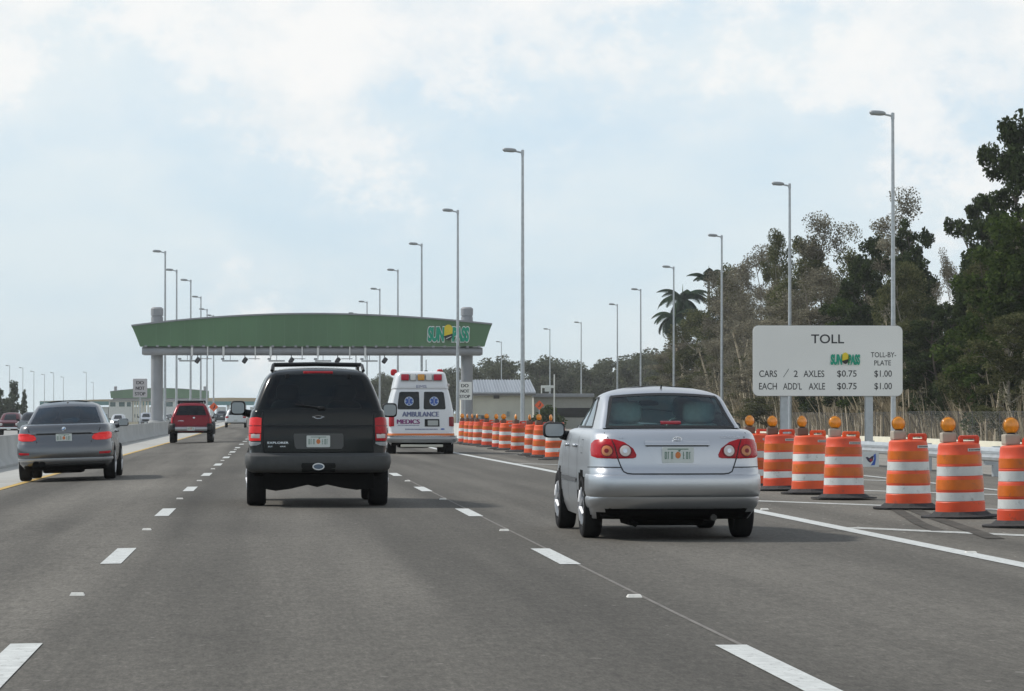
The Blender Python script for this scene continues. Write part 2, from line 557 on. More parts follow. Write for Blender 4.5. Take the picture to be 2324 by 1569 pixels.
tag(rm.build('ramp_roadway', M_RAMP), kind='structure')
vg = MB().add(vs, [(i * n + j, i * n + j + 1, (i + 1) * n + j + 1, (i + 1) * n + j) for i in range(k_ - 1) for j in range(3, 5)])
tag(vg.build('verge', M_GRASS), kind='structure')

s_ = strip(MB(), [-6.62, -4.72], -40, 1500, 0.004)
tag(s_.build('paved_shoulder', M_SHOULD), kind='structure')
y_ = strip(MB(), [-4.70, -4.55], -40, 700, 0.008)
tag(y_.build('yellow_edge_line', M_YEL), kind='structure')
# lane lines
d_ = MB()
for off in (-1.25, 2.46):
    for k in range(-3, 50):
        yc = 27.75 + (0.4 if off < 0 else 0) + 12.19 * k
        strip(d_, [off - 0.085, off + 0.085], yc - 1.52, yc + 1.52, 0.005)
tag(d_.build('dashed_lane_lines', M_WHITE), kind='structure')
EDGEF = lambda Y: float(np.interp(Y, [0, 40, 72, 100, 200], [0, -.04, -.30, -.62, -.9]))
e_ = strip(MB(), [6.0, 6.2], -40, 700, 0.005, ofun=EDGEF)
tag(e_.build('edge_line', M_WHITE), kind='structure')
# joint between the paved lanes shows as a thin pale scar
j_ = MB()
for off in (2.52,):
    strip(j_, [off - 0.014, off + 0.014], -40, 60, 0.0025)
tag(j_.build('paving_joint', mat('paving joint', (0.17, 0.16, 0.145), 0.95, var=0.25, vscale=5)), kind='structure')
# hatching of the gore and the ramp's own edge line
h_ = MB()
for (ya, xa) in ((25.0, 6.25), (34.4, 6.25), (46.0, 6.2), (56.4, 6.15), (67, 6.1), (78, 6.0)):
    L_ = 5.3
    a = Vector((xa, ya)); b = Vector((xa + 5.2, ya - L_ * 1.72))
    t = (b - a).normalized(); q = Vector((-t.y, t.x)) * 0.16
    P = [a + q, a - q, b - q, b + q]
    h_.add([(p.x, p.y, 0.004) for p in P], [(0, 1, 2, 3)])
tag(h_.build('hatch_marking', M_WHITE2), kind='structure')
l_ = strip(MB(), [11.35, 11.52], -20, 160, 0.009)
tag(l_.build('ramp_edge_line', M_WHITE2), kind='structure')
# two dark tyre marks curving across the gore
M_SKID = mat('skid mark rubber', (0.07, 0.066, 0.06), 0.9, var=0.2, vscale=2.2, spec=.1, col2=(0.108, 0.10, 0.088))
def skid(pts, w):
    P = [Vector(p) for p in pts]
    vs = []
    for i, p in enumerate(P):
        t = (P[min(i + 1, len(P) - 1)] - P[max(i - 1, 0)]).normalized()
        q = Vector((-t.y, t.x)) * w
        vs += [(p.x + q.x, p.y + q.y, 0.0065), (p.x - q.x, p.y - q.y, 0.0065)]
    return MB().add(vs, [(2 * i, 2 * i + 1, 2 * i + 3, 2 * i + 2) for i in range(len(P) - 1)])
def grd(x, y):
    d = ray(x, y); k = -CAM_Z / d.z
    return (d.x * k, d.y * k)
def crv(P, n=10):
    P = [Vector(p) for p in P]; out = []
    for i in range(len(P) - 1):
        p0, p1, p2, p3 = P[max(i - 1, 0)], P[i], P[i + 1], P[min(i + 2, len(P) - 1)]
        for k in range(n):
            t = k / n
            out.append(0.5 * ((2 * p1) + (p2 - p0) * t + (2 * p0 - 5 * p1 + 4 * p2 - p3) * t * t + (3 * p1 - p0 - 3 * p2 + p3) * t ** 3))
    out.append(P[-1]); return out
sk = skid(crv([grd(*p) for p in ((2060, 1152), (2105, 1170), (2150, 1186), (2200, 1203), (2260, 1224))]), 0.09)
tag(sk.build('skid_mark', M_SKID), kind='structure')
sk = skid(crv([grd(*p) for p in ((2035, 1158), (2066, 1176), (2090, 1190), (2130, 1206))]), 0.075)
tag(sk.build('skid_mark', M_SKID), kind='structure')

# opposing carriageway beyond the median barrier, falling gently
def zopp(Y): return -0.32 - 0.0018 * max(0, Y - 110)
vs = []
for Y in ylist(-40, 1600):
    vs += [(-7.25 + sh(Y), Y, zopp(Y)), (-29 + sh(Y), Y, zopp(Y)), (-70, Y, zopp(Y) - .3), (-400, Y, -2.3)]
k_ = len(vs) // 4
tag(MB().add(vs, [(i * 4, i * 4 + 1, i * 4 + 5, i * 4 + 4) for i in range(k_ - 1)]).build('opposing_roadway', M_OPP), kind='structure')
tag(MB().add(vs, [(i * 4 + j, i * 4 + j + 1, i * 4 + j + 5, i * 4 + j + 4) for i in range(k_ - 1) for j in (1, 2)]).build('far_verge', M_GRASS), kind='structure')

# ------------------------------------------------------------------ barriers, wall, fence, guardrail
def profile_run(mb, prof, Ys, base, shf=sh):
    """cross section (x, z) swept along the road"""
    n = len(prof); vs = []
    for Y in Ys:
        bx, bz = base(Y)
        vs += [(bx + p[0], Y, bz + p[1]) for p in prof]
    fs = []
    for i in range(len(Ys) - 1):
        for k in range(n):
            k2 = (k + 1) % n
            fs.append((i * n + k, i * n + k2, (i + 1) * n + k2, (i + 1) * n + k))
    fs.append(tuple(range(n))); fs.append(tuple((len(Ys) - 1) * n + k for k in range(n))[::-1])
    return mb.add(vs, fs)
JERSEY = [(0.30, -0.6), (0.30, 0.07), (0.13, 0.28), (0.085, 0.80), (-0.085, 0.80), (-0.13, 0.28), (-0.30, 0.07), (-0.30, -0.6)]
o = profile_run(MB(), JERSEY, ylist(-30, 330), lambda Y: (-6.95 + sh(Y), -0.17)).build('median_barrier', M_CONC, smooth=35)
tag(o, 'long grey concrete median barrier along the left shoulder', 'barrier')
o = profile_run(MB(), JERSEY, ylist(142, 520), lambda Y: (9.5 + (sh(Y) - .6) * 1.0 + max(0, (Y - 220)) * 0.012, -0.1)).build('roadside_barrier', mat('pale barrier concrete', (0.50, 0.51, 0.49), 0.9, var=0.12, vscale=0.7), smooth=35)
tag(o, 'pale concrete roadside barrier starting behind the ambulance and drums', 'barrier')

w_ = MB()
vs = []
for p in wp:
    vs += [(p.x, p.y, p.z - 1.1), (p.x, p.y, p.z), (p.x + .3, p.y + .15, p.z), (p.x + .3, p.y + .15, p.z - 1.1)]
nn = len(wp)
w_.add(vs, [(i * 4 + k, i * 4 + (k + 1) % 4, i * 4 + 4 + (k + 1) % 4, i * 4 + 4 + k) for i in range(nn - 1) for k in range(4)] + [(0, 1, 2, 3), tuple((nn - 1) * 4 + k for k in (3, 2, 1, 0))])
tag(w_.build('ramp_wall', M_CREAM), 'low cream concrete wall along the foot of the forest', 'wall')

# chain link fence on the far side of the wall
M_LINK = bpy.data.materials.new('chain link mesh'); M_LINK.use_nodes = True
def _link():
    N, L = M_LINK.node_tree.nodes, M_LINK.node_tree.links
    p = N['Principled BSDF']; out = N['Material Output']
    p.inputs['Base Color'].default_value = (0.2, 0.2, 0.2, 1); p.inputs['Roughness'].default_value = 0.5
    t = N.new('ShaderNodeBsdfTransparent'); mx = N.new('ShaderNodeMixShader')
    tc = N.new('ShaderNodeTexCoord')
    v = N.new('ShaderNodeTexVoronoi'); v.inputs['Scale'].default_value = 5; v.feature = 'DISTANCE_TO_EDGE'
    L.new(tc.outputs['Object'], v.inputs['Vector'])
    r = N.new('ShaderNodeMapRange'); r.inputs['From Min'].default_value = 0.02; r.inputs['From Max'].default_value = 0.2
    r.inputs['To Min'].default_value = 0.22; r.inputs['To Max'].default_value = 0.05
    L.new(v.outputs['Distance'], r.inputs['Value'])
    L.new(r.outputs[0], mx.inputs[0]); L.new(t.outputs[0], mx.inputs[1]); L.new(p.outputs[0], mx.inputs[2]); L.new(mx.outputs[0], out.inputs[0])
_link()
M_FENCE = mat('dull fence steel', (0.09, 0.09, 0.09), 0.8)
fr = empty('chain_link_fence', (wp[0].x + 2, wp[0].y, -0.9))
tag(fr, 'grey chain link fence behind the cream wall in front of the trees', 'fence')
fp = []
for i in range(5):
    a, b = wp[i], wp[i + 1]
    m_ = max(1, int((b - a).length / 3.2))
    for k in range(m_): fp.append(a.lerp(b, k / m_) + Vector((1.6, .8, 0)))
inv = Vector(fr.location)
pn = MB(); vs = []
for p in fp: vs += [(p.x - inv.x, p.y - inv.y, p.z - .8 - inv.z), (p.x - inv.x, p.y - inv.y, p.z + 1.25 - inv.z)]
pn.add(vs, [(2 * i, 2 * i + 1, 2 * i + 3, 2 * i + 2) for i in range(len(fp) - 1)])
pn.build('fence_mesh', M_LINK, fr)
tr_ = MB().tube([(p.x - inv.x, p.y - inv.y, p.z + 1.27 - inv.z) for p in fp], 0.010, 5); tr_.build('top_rail', M_FENCE, fr)
for p in fp:
    MB().tube([(p.x - inv.x, p.y - inv.y, p.z - 1 - inv.z), (p.x - inv.x, p.y - inv.y, p.z + 1.32 - inv.z)], 0.016, 5).build('fence_post', M_FENCE, fr)

# W beam guardrail
gx = 13.75
gr = empty('guardrail', (gx, 20, 0))
tag(gr, 'galvanised corrugated guardrail on grey posts behind the orange drums', 'guardrail')
WB = [(-.02, .24), (-.075, .265), (-.085, .32), (-.03, .36), (-.03, .395), (-.085, .435), (-.075, .49), (-.02, .51), (0, .50), (-.055, .48), (-.062, .44), (-.005, .40), (-.005, .355), (-.062, .315), (-.055, .275), (0, .25)]
def grail_x(Y): return float(np.interp(Y, [20, 60, 90, 125], [0.35, 0.1, -0.1, -0.6]))
profile_run(MB(), WB, [Y - 20 for Y in ylist(20, 125)], lambda y: (grail_x(y + 20), .06)).build('rail_beam', M_ALU, gr, smooth=50)
k = 0
Y = 24.4
while Y < 124:
    x = grail_x(Y)
    MB().box(x + .0, x + .16, Y - 20 - .05, Y - 20 + .1, .22, .56).box(x + .16, x + .30, Y - 20 - .05, Y - 20 + .1, -.3, .58).build('rail_post', M_GALV, gr)
    Y += 3.1
# small white plate with a coloured emblem hung on the rail
p = at(1974, 1043, 70.5)
sp = empty('emblem_sign', (p.x, p.y - .1, p.z))
tag(sp, 'small square white plate with blue and dark emblem fixed on the guardrail', 'sign')
MB().prism(rrect(-.18, .18, -.16, .16, .015, 3), -.012, 0).build('sign_plate', mat('white sheeting', (0.72, 0.74, 0.72), 0.5, var=0.05), sp)
MB().prism([(.0, -.13), (.09, -.12), (.115, .0), (.11, .13), (.06, .10), (.075, .02), (.05, -.05)], -.016, -.0125).build('emblem_swoosh', mat('emblem blue', (0.05, 0.13, 0.5), 0.5), sp)
MB().prism([(-.115, .05), (-.07, .055), (-.03, .03), (.02, .07), (.07, .085), (.055, .03), (.045, -.03), (-.01, -.07), (-.06, -.04)], -.0158, -.0123).build('emblem_bird', mat('emblem dark', (0.05, 0.04, 0.08), 0.5), sp)
MB().prism([(-.03, .0), (.02, .02), (.04, -.02), (.0, -.05)], -.0175, -.016).build('emblem_heart', mat('emblem red', (0.45, 0.05, 0.06), 0.5), sp)

# ------------------------------------------------------------------ toll gantry
M_GREEN = mat('green cladding', (0.105, 0.205, 0.105), 0.45, var=0.16, vscale=0.35, stretch=(1, 1, 0.3))
M_TEAL = mat('logo teal', (0.012, 0.34, 0.21), 0.5, var=0.06)
M_SUNY = mat('logo yellow', (0.80, 0.62, 0.04), 0.5, var=0.05)
M_LBLK = mat('logo black', (0.015, 0.018, 0.018), 0.5)
M_LWHT = mat('logo white', (0.78, 0.80, 0.78), 0.5)
def sun_logo(parent, w, cx, cz, y, outline=True):
    """lettering either side of a rising sun disc over a black road"""
    k = w / 4.4
    lg = MB().prism(ellipse(cx, cz + .26 * k, .52 * k, .72 * k, 30), y - .02, y - .001).build('sun_disc', M_SUNY, parent)
    def word(s, x0, x1, h0):
        ex = .12 * k
        if outline:
            t = text_mb(s, (x1 - x0) + 1.2 * ex, 1.40 * k * h0 + 1.2 * ex, (x0 + x1) / 2, cz - .02 * k, y - .005, off=0.11, spacing=.98, shear=.10)
            t.build('letter_outline', M_LWHT, parent, recalc=False)
        t = text_mb(s, (x1 - x0), 1.36 * k * h0, (x0 + x1) / 2, cz - .02 * k, y - (.03 if outline else .02), off=0.06, spacing=.98, shear=.10)
        t.build('lettering', M_TEAL, parent, recalc=False)
    word('SUN', cx - 2.12 * k, cx - .40 * k, 1.12)
    word('PASS', cx + .38 * k, cx + 2.12 * k, 1.12)
    MB().prism([(cx - .50 * k, cz - .22 * k), (cx + .42 * k, cz + .06 * k), (cx + .42 * k, cz - .30 * k), (cx + .05 * k, cz - .66 * k), (cx - .28 * k, cz - .52 * k)], y - .04, y - .031).build('logo_road', M_LBLK, parent)
    if outline:
        MB().prism([(cx - .27 * k, cz - .44 * k), (cx + .30 * k, cz - .18 * k), (cx + .31 * k, cz - .24 * k), (cx - .22 * k, cz - .50 * k)], y - .05, y - .041).build('road_stripe', M_LWHT, parent)
    MB().prism([(cx + .34 * k, cz - .52 * k), (cx + .62 * k, cz - .52 * k), (cx + .62 * k, cz + .54 * k), (cx + .56 * k, cz + .54 * k)], y - .028, y - .022).build('leaf_mark', mat('logo leaf', (0.04, 0.24, 0.06), 0.5), parent)

GY = 250.0
def gantry(x0l, x0r, yt_l, yt_m, yt_r, xb_l, xb_r, yb_top, yb_bot, colx, ctop, Y, label, detail=True, name='toll_gantry'):
    P = lambda x, y: at(x, y, Y)
    mid = P((x0l + x0r) / 2, 936)
    root = empty(name, (mid.x, Y, 0)); tag(root, label, 'toll gantry')
    ox = mid.x
    def xz(x, y):
        p = P(x, y); return (p.x - ox, p.z)
    # cladding: arched top, ends raking outwards with a slight hollow
    top = []
    for k in range(33):
        t = k / 32
        yb = (1 - t) * yt_l + t * yt_r
        y = yb - (yb - yt_m) * (1 - abs(2 * t - 1) ** 1.9)
        top.append(xz(x0l + 4 + (x0r - x0l - 8) * t, y))
    rgt = [xz(x0r - 4 - (x0r - 4 - xb_r) * (0.25 * t + .75 * t ** .8), yt_r + (yb_top - yt_r) * t) for t in (.12, .3, .5, .75, 1)]
    lft = [xz(x0l + 4 + (xb_l - x0l - 4) * (0.25 * t + .75 * t ** .8), yt_l + (yb_top - yt_l) * t) for t in (1, .75, .5, .3, .12)]
    poly = top + rgt + lft
    MB().prism(poly, -.9, .9).build('cladding_panel', M_GREEN, root)
    tr = MB()
    for i in range(32):
        a, b = top[i], top[i + 1]
        tr.add([(a[0], -1.0, a[1] - .02), (b[0], -1.0, b[1] - .02), (b[0], 1.0, b[1] - .02), (a[0], 1.0, a[1] - .02),
                (a[0], -1.0, a[1] + .10), (b[0], -1.0, b[1] + .10), (b[0], 1.0, b[1] + .10), (a[0], 1.0, a[1] + .10)],
               [(0, 1, 5, 4), (1, 2, 6, 5), (2, 3, 7, 6), (3, 0, 4, 7), (4, 5, 6, 7), (0, 3, 2, 1)])
    tr.build('roof_trim', M_PAINTGREY, root)
    zb1 = xz(xb_l, yb_top)[1]; zb0 = xz(xb_l, yb_bot)[1]
    rz_ = (zb1 - zb0) / 2; zc = (zb1 + zb0) / 2
    xl = xz(xb_l + 4, 936)[0]; xr = xz(xb_r - 4, 936)[0]
    bm_ = MB().tube([(xl, -.45, zc), (xl + .2, -.45, zc), (xr - .2, -.45, zc), (xr, -.45, zc)], [rz_ * .8, rz_, rz_, rz_ * .8], 20)
    bm_.build('beam', M_PAINTGREY, root, smooth=40)
    rc = 0.46
    for cx in colx:
        x = xz(cx, 936)[0]; zt = xz(cx, ctop)[1]
        MB().lathe([(rc, -1.5), (rc, zt - .75), (rc - .05, zt - .74), (rc - .05, zt - .66), (rc + .02, zt - .65), (rc + .02, zt - .12), (rc - .12, zt), (0.01, zt)], 28, c=(x, .55 if detail else .1, 0), cap=False).build('column', M_PAINTGREY, root, smooth=40)
        if detail:
            MB().lathe([(rc + .22, 0), (rc + .22, .9), (rc + .12, 1.0)], 24, c=(x, .55, -.4)).build('column_base', M_CONC, root, smooth=40)
    if not detail: return root
    # joints of the cladding
    for k in range(1, 24):
        sm = MB()
        t = k / 24
        x = xl + (xr - xl) * t
        zt = np.interp(x, [p[0] for p in top], [p[1] for p in top])
        sm.box(x - .016, x + .016, -.906, -.9, zb1 + .03, zt - .04)
        sm.build('cladding_joint', mat('cladding joint', (0.135, 0.235, 0.135), 0.5), root)
    for k in range(30):
        lug = MB()
        x = xl + .3 + (xr - xl - .6) * k / 29
        lug.box(x - .10, x + .10, -.93, -.80, zb1 - .06, zb1 + .07 + (k % 3) * .015)
        lug.build('cladding_bracket', M_PAINTGREY, root)
    lx = xz(1016, 760)
    lgp = MB().prism([(xz(960, 742)[0] + a, lx[1] + b) for a, b in ((.1, -.75), (3.4, -.75), (3.4, .55), (.1, .55))], -.903, -.9005).build('logo_backing', M_GREEN, root)
    sun_logo(lgp, 3.3, lx[0], lx[1] + .02, -.95)
    # strap hangers, antennas and cameras below the beam
    for x in (674, 729, 785, 897, 951, 1063, 1117, 1228, 1283):
        pass
    for i, cx in enumerate((457, 548, 640, 825, 915, 1098, 1190, 1375, 1465)):
        sx = (400 + cx / 1.66) / 1.549
        x = xz(sx, 936)[0]
        wd = .085 if i in (0, 2, 4, 6, 8) else .05
        MB().bbox(x - wd, x + wd, -.86, -.80, zb0 - .08, zb1 + .1, .01).build('strap', mat('white strap', (0.72, 0.72, 0.70), 0.5), root)
        MB().tube([(x, -.8, zb0 - .05), (x, -.7, zb0 - .32)], .03, 6).build('hanger', M_PAINTGREY, root)
    for cx in (430, 680, 950, 1220, 1490):
        sx = (400 + cx / 1.66) / 1.549
        x = xz(sx, 936)[0]
        MB().bbox(x - .62, x + .62, -1.1, -.5, zb0 - .47, zb0 - .36, .03).build('antenna', mat('antenna grey', (0.42, 0.43, 0.43), 0.5), root)
        MB().tube([(x, -.6, zb0), (x, -.8, zb0 - .40)], .025, 6).bbox(x - .7, x - .45, -1.0, -.7, zb0 - .34, zb0 - .2, .02).build('antenna_bracket', M_PAINTGREY, root)
    for cx in (545, 825, 1090, 1365):
        sx = (400 + cx / 1.66) / 1.549
        x = xz(sx, 936)[0]
        MB().bbox(x - .5, x + .35, -.9, -.6, zb0 - .28, zb0 - .22, .01).build('light_bar', mat('light bar grey', (0.5, 0.5, 0.5), 0.5), root)
    for cx in (490, 765, 1035, 1305, 1578):
        sx = (400 + cx / 1.66) / 1.549
        x = xz(sx, 936)[0]
        Mr = Matrix.Rotation(rad(35), 3, 'Y')
        MB().superell((x, -.9, zb0 - .38), (.17, .30, .24), .4, M=Mr).tube([(x, -.7, zb0 + .05), (x, -.8, zb0 - .3)], .035, 6).build('camera_housing', mat('camera housing', (0.05, 0.05, 0.055), 0.5), root, smooth=50)
    return root
gantry(295, 1119, 741, 714, 737.5, 318.5, 1098, 787, 807, (355.5, 1060.5), 697, GY,
       'large green arched toll gantry with sun logo spanning the lanes', True)

# far gantry and long toll plaza canopy
FY = 1000.0
gantry(246, 478, 889, 881.5, 888, 252, 474, 904, 908, (262, 465), 877, FY, 'small distant green gantry spanning the opposing carriageway', False)

M_TEALP = mat('teal fascia', (0.10, 0.24, 0.24), 0.5, var=0.1)
M_TAN = mat('tan roof', (0.46, 0.36, 0.22), 0.8, var=0.12)
M_PWHITE = mat('plaza white', (0.66, 0.68, 0.66), 0.7, var=0.08)
PY = 1080.0
pl = empty('toll_plaza', (at(330, 936, PY).x, PY, -1.8)); tag(pl, 'long low far toll plaza with tan roof and teal fascia', 'toll plaza')
ox, oz = pl.location.x, -1.8
X = lambda x: at(x, 936, PY).x - ox
Z = lambda y: at(400, y, PY).z - oz
MB().prism([(X(92), Z(913)), (X(700), Z(911)), (X(700), Z(905)), (X(520), Z(903)), (X(230), Z(907)), (X(92), Z(911))], -4, 6).build('roof', M_TAN, pl)
MB().box(X(92), X(700), -4.3, -4.02, Z(920), Z(911.5)).build('fascia', M_TEALP, pl)
for k in range(16):
    x = X(100 + 38 * k)
    MB().bbox(x - .45, x + .45, -3.5, 5, 0, Z(920), .05).build('column', M_PWHITE, pl)
for k in range(14):
    x = X(122 + 38 * k)
    b = MB().bbox(x - 1.5, x + 1.5, -3, 2, 0, Z(924), .08).build('booth', M_PWHITE, pl)
    MB().box(x - 1.2, x + 1.2, -3.05, -3.01, 1.3, 2.4).build('booth_window', mat('booth glass', (0.05, 0.10, 0.11), 0.15), b)
# white plaza office with dark windows
po = empty('plaza_office', (at(370, 936, 960).x, 960, -1.6)); tag(po, 'white plaza office with dark windows under the distant green gantry', 'building')
ox2 = po.location.x
X2 = lambda x: at(x, 936, 960).x - ox2
Z2 = lambda y: at(370, y, 960).z + 1.6
MB().bbox(X2(368), X2(470), 0, 9, 0, Z2(908), .1).build('wall', M_PWHITE, po)
MB().bbox(X2(247), X2(300), 0, 9, 0, Z2(909), .1).build('wall', M_PWHITE, po)
for a, b in ((250, 262), (270, 283), (288, 297), (376, 392), (400, 416), (424, 440), (446, 462)):
    MB().box(X2(a), X2(b), -.06, -.005, Z2(923), Z2(913)).build('window', mat('office glass', (0.06, 0.12, 0.12), 0.2), po)
for a in (303, 309, 315, 322, 329, 336):
    MB().tube([(X2(a), .5, 0), (X2(a), .5, Z2(909))], .28, 8).build('post', mat('cream post', (0.72, 0.70, 0.6), 0.6), po)
MB().bbox(X2(247), X2(470), -.6, 10, Z2(910.5), Z2(908.2), .1).build('roof', M_PAINTGREY, po)

# ------------------------------------------------------------------ equipment building with metal roof
BY = 400.0
bd = empty('equipment_building', (at(1140, 936, BY).x, BY, -1.0)); tag(bd, 'cream equipment building with sloping ribbed metal roof behind the drums', 'building')
bx0 = bd.location.x
XB = lambda x: at(x, 936, BY).x - bx0
ZB = lambda y: at(1140, y, BY).z + 1.0
M_BWALL = mat('cream render', (0.58, 0.57, 0.48), 0.9, var=0.08, vscale=0.6)
MB().box(XB(1050), XB(1208), 0, 6, 0, ZB(888)).build('wall', M_BWALL, bd)
M_ROOF = mat('ribbed metal roof', (0.40, 0.43, 0.46), 0.4, 0.5, var=0.15, vscale=1.5, stretch=(1.5, .1, .1))
zr0, zr1 = ZB(891), ZB(862)
rf = MB().add([(XB(1044), -.8, zr0), (XB(1215), -.8, zr0), (XB(1207), 3.2, zr1), (XB(1044), 3.2, zr1), (XB(1044), 6.8, zr0), (XB(1215), 6.8, zr0),
               (XB(1044), -.8, zr0 - .12), (XB(1215), -.8, zr0 - .12), (XB(1044), 6.8, zr0 - .12), (XB(1215), 6.8, zr0 - .12)],
              [(0, 1, 2, 3), (3, 2, 5, 4), (0, 6, 7, 1), (4, 5, 9, 8), (6, 8, 9, 7), (1, 7, 9, 5), (1, 5, 2), (0, 3, 4), (0, 4, 8, 6)]).build('roof', M_ROOF, bd)
rb = MB()
for k in range(27):
    t = k / 26
    x0 = XB(1045) + (XB(1214) - XB(1045)) * t; x1 = XB(1045) + (XB(1206.5) - XB(1045)) * t
    rb.add([(x0 - .035, -.82, zr0 + .01), (x0 + .035, -.82, zr0 + .01), (x1 + .035, 3.2, zr1 + .01), (x1 - .035, 3.2, zr1 + .01),
            (x0 - .035, -.82, zr0 + .1), (x0 + .035, -.82, zr0 + .1), (x1 + .035, 3.2, zr1 + .1), (x1 - .035, 3.2, zr1 + .1)],
           [(0, 1, 2, 3), (4, 7, 6, 5), (0, 4, 5, 1), (3, 2, 6, 7), (0, 3, 7, 4), (1, 5, 6, 2)])
rb.build('roof_rib', mat('roof rib metal', (0.52, 0.55, 0.58), 0.4, 0.5), rf)
MB().box(XB(1044), XB(1215), -.82, -.72, ZB(898), zr0 - .13).build('eaves_shade_strip', mat('painted eaves shade', (0.16, 0.155, 0.15), 0.8), bd)  # dark strip standing in for the shade under the eaves
MB().bbox(XB(1120), XB(1133), -.28, -.02, ZB(905), ZB(897), .04).build('wall_lamp', mat('dark lamp metal', (0.05, 0.05, 0.045), 0.5), bd)
MB().bbox(XB(1052), XB(1062), -.9, -.05, 0, ZB(899), .1).build('pilaster', mat('cream trim', (0.72, 0.71, 0.60), 0.9), bd)
MB().bbox(XB(1078), XB(1092), -.5, -.03, 0, ZB(944), .05).bbox(XB(1150), XB(1156), -.4, -.03, ZB(945), ZB(934), .05).build('cabinet', mat('cabinet green grey', (0.25, 0.28, 0.26), 0.6), bd)
MB().box(XB(1070), XB(1110), -.05, -.012, 0, ZB(943)).build('door', mat('dark door', (0.10, 0.12, 0.12), 0.5), bd)

b2 = empty('low_flat_building', (at(1275, 936, BY + 6).x, BY + 6, -1.0)); tag(b2, 'low flat roofed grey annex right of the metal roofed building', 'building')
XB = lambda x: at(x, 936, BY + 6).x - b2.location.x
MB().box(XB(1212), XB(1345), 0, 8, 0, ZB(900)).build('wall', mat('grey render', (0.42, 0.42, 0.38), 0.9, var=0.08), b2)
MB().bbox(XB(1209), XB(1348), -.7, 8.6, ZB(901), ZB(893), .05).build('roof', M_PAINTGREY, b2)
MB().box(XB(1238), XB(1340), -.05, -.012, ZB(948), ZB(926)).build('dark_opening', mat('dark opening', (0.02, 0.022, 0.02), 0.8), b2)
# H frame service rack
hf = empty('service_frame', (at(1240, 936, 340).x, 340, -0.9)); tag(hf, 'white service frame of thin posts holding a meter box', 'service frame')
XH = lambda x: at(x, 936, 340).x - hf.location.x
ZH = lambda y: at(1240, y, 340).z + .9
for a, t, z_ in ((1258, 850, 0), (1229, 876, ZH(893))):
    MB().tube([(XH(a), 0, z_), (XH(a), 0, ZH(t))], .07, 8).build('post', mat('white post paint', (0.7, 0.72, 0.68), 0.5), hf)
MB().bbox(XH(1228), XH(1259), -.08, .0, ZH(881), ZH(875), .02).build('cross_bar', MATS['white post paint'], hf)
MB().bbox(XH(1236), XH(1250), -.25, -.09, ZH(889), ZH(877), .03).build('meter_box', mat('pale box', (0.6, 0.63, 0.6), 0.5), hf)
# ------------------------------------------------------------------ vehicles
# a body is a stack of plan outlines; each outline: z, half width, rear y, front y, rear corner (rx, ry), rear bow, front corner (fx, fy), front bow, taper
def half_path(S, nseg=(8, 6, 28, 6, 8), side_t=None, rear_u=None, front_u=None):
    z, w, yr, yf, rx, ry, rb, fx, fy, fb, kr, kf = S
    wr, wf = w * kr, w * kf
    ru = rear_u if rear_u is not None else [i / nseg[0] for i in range(nseg[0] + 1)]
    fu = front_u if front_u is not None else [i / nseg[4] for i in range(nseg[4] + 1)]
    st = side_t if side_t is not None else [i / nseg[2] for i in range(nseg[2] + 1)]
    P = []
    xe = wr - rx
    for u in ru:
        x = xe * u
        P.append((x, yr + rb * (u * xe / wr) ** 2))
    y0 = P[-1][1]
    for i in range(1, nseg[1] + 1):
        a = PI / 2 * i / nseg[1]
        P.append((xe + rx * math.sin(a), y0 + ry * (1 - math.cos(a))))
    ys = P[-1][1]
    xf = wf - fx
    yfe = yf - fb * (xf / wf) ** 2
    ye = yfe - fy
    for t in st[1:]:
        x = wr + (wf - wr) * t
        bulge = (w - max(wr, wf)) * 4 * t * (1 - t)
        P.append((x + bulge, ys + (ye - ys) * t))
    for i in range(1, nseg[3] + 1):
        a = PI / 2 * i / nseg[3]
        P.append((xf + fx * math.cos(a), ye + fy * math.sin(a)))
    for u in fu[::-1][1:]:
        x = xf * u
        P.append((x, yf - fb * (x / wf) ** 2))
    return P
KEYS = ('z', 'w', 'yr', 'yf', 'rx', 'ry', 'rb', 'fx', 'fy', 'fb', 'kr', 'kf')
DEF = dict(rx=.16, ry=.22, rb=.10, fx=.25, fy=.45, fb=.12, kr=.965, kf=.93)
def slices(rows, **d):
    """rows of (z, w, yr, yf[, dict]) -> table with smooth interpolation"""
    out = []
    dd = dict(DEF); dd.update(d)
    for r in rows:
        e = dict(dd)
        if len(r) > 4: e.update(r[4])
        e.update(z=r[0], w=r[1], yr=r[2], yf=r[3])
        out.append([e[k] for k in KEYS])
    return np.array(out)
def interp(T, z):
    """monotone cubic interpolation over z"""
    zs = T[:, 0]
    if z <= zs[0]: return T[0].copy()
    if z >= zs[-1]: return T[-1].copy()
    i = int(np.searchsorted(zs, z) - 1)
    h = zs[i + 1] - zs[i]; t = (z - zs[i]) / h
    d = (T[i + 1] - T[i]) / h
    def slope(k):
        if k <= 0 or k >= len(T) - 1: return d if (k == 0 and i == 0) or k >= len(T) - 1 else d
        a = (T[k] - T[k - 1]) / (zs[k] - zs[k - 1]); b = (T[k + 1] - T[k]) / (zs[k + 1] - zs[k])
        s = np.where(a * b > 0, 2 * a * b / np.where(a + b == 0, 1, a + b), 0)
        return s
    m0, m1 = slope(i), slope(i + 1)
    t2, t3 = t * t, t ** 3
    r = (2 * t3 - 3 * t2 + 1) * T[i] + (t3 - 2 * t2 + t) * h * m0 + (-2 * t3 + 3 * t2) * T[i + 1] + (t3 - t2) * h * m1
    r[0] = z
    return r
def loop_of(P):
    return P + [(-x, y) for x, y in P[::-1][1:-1]]

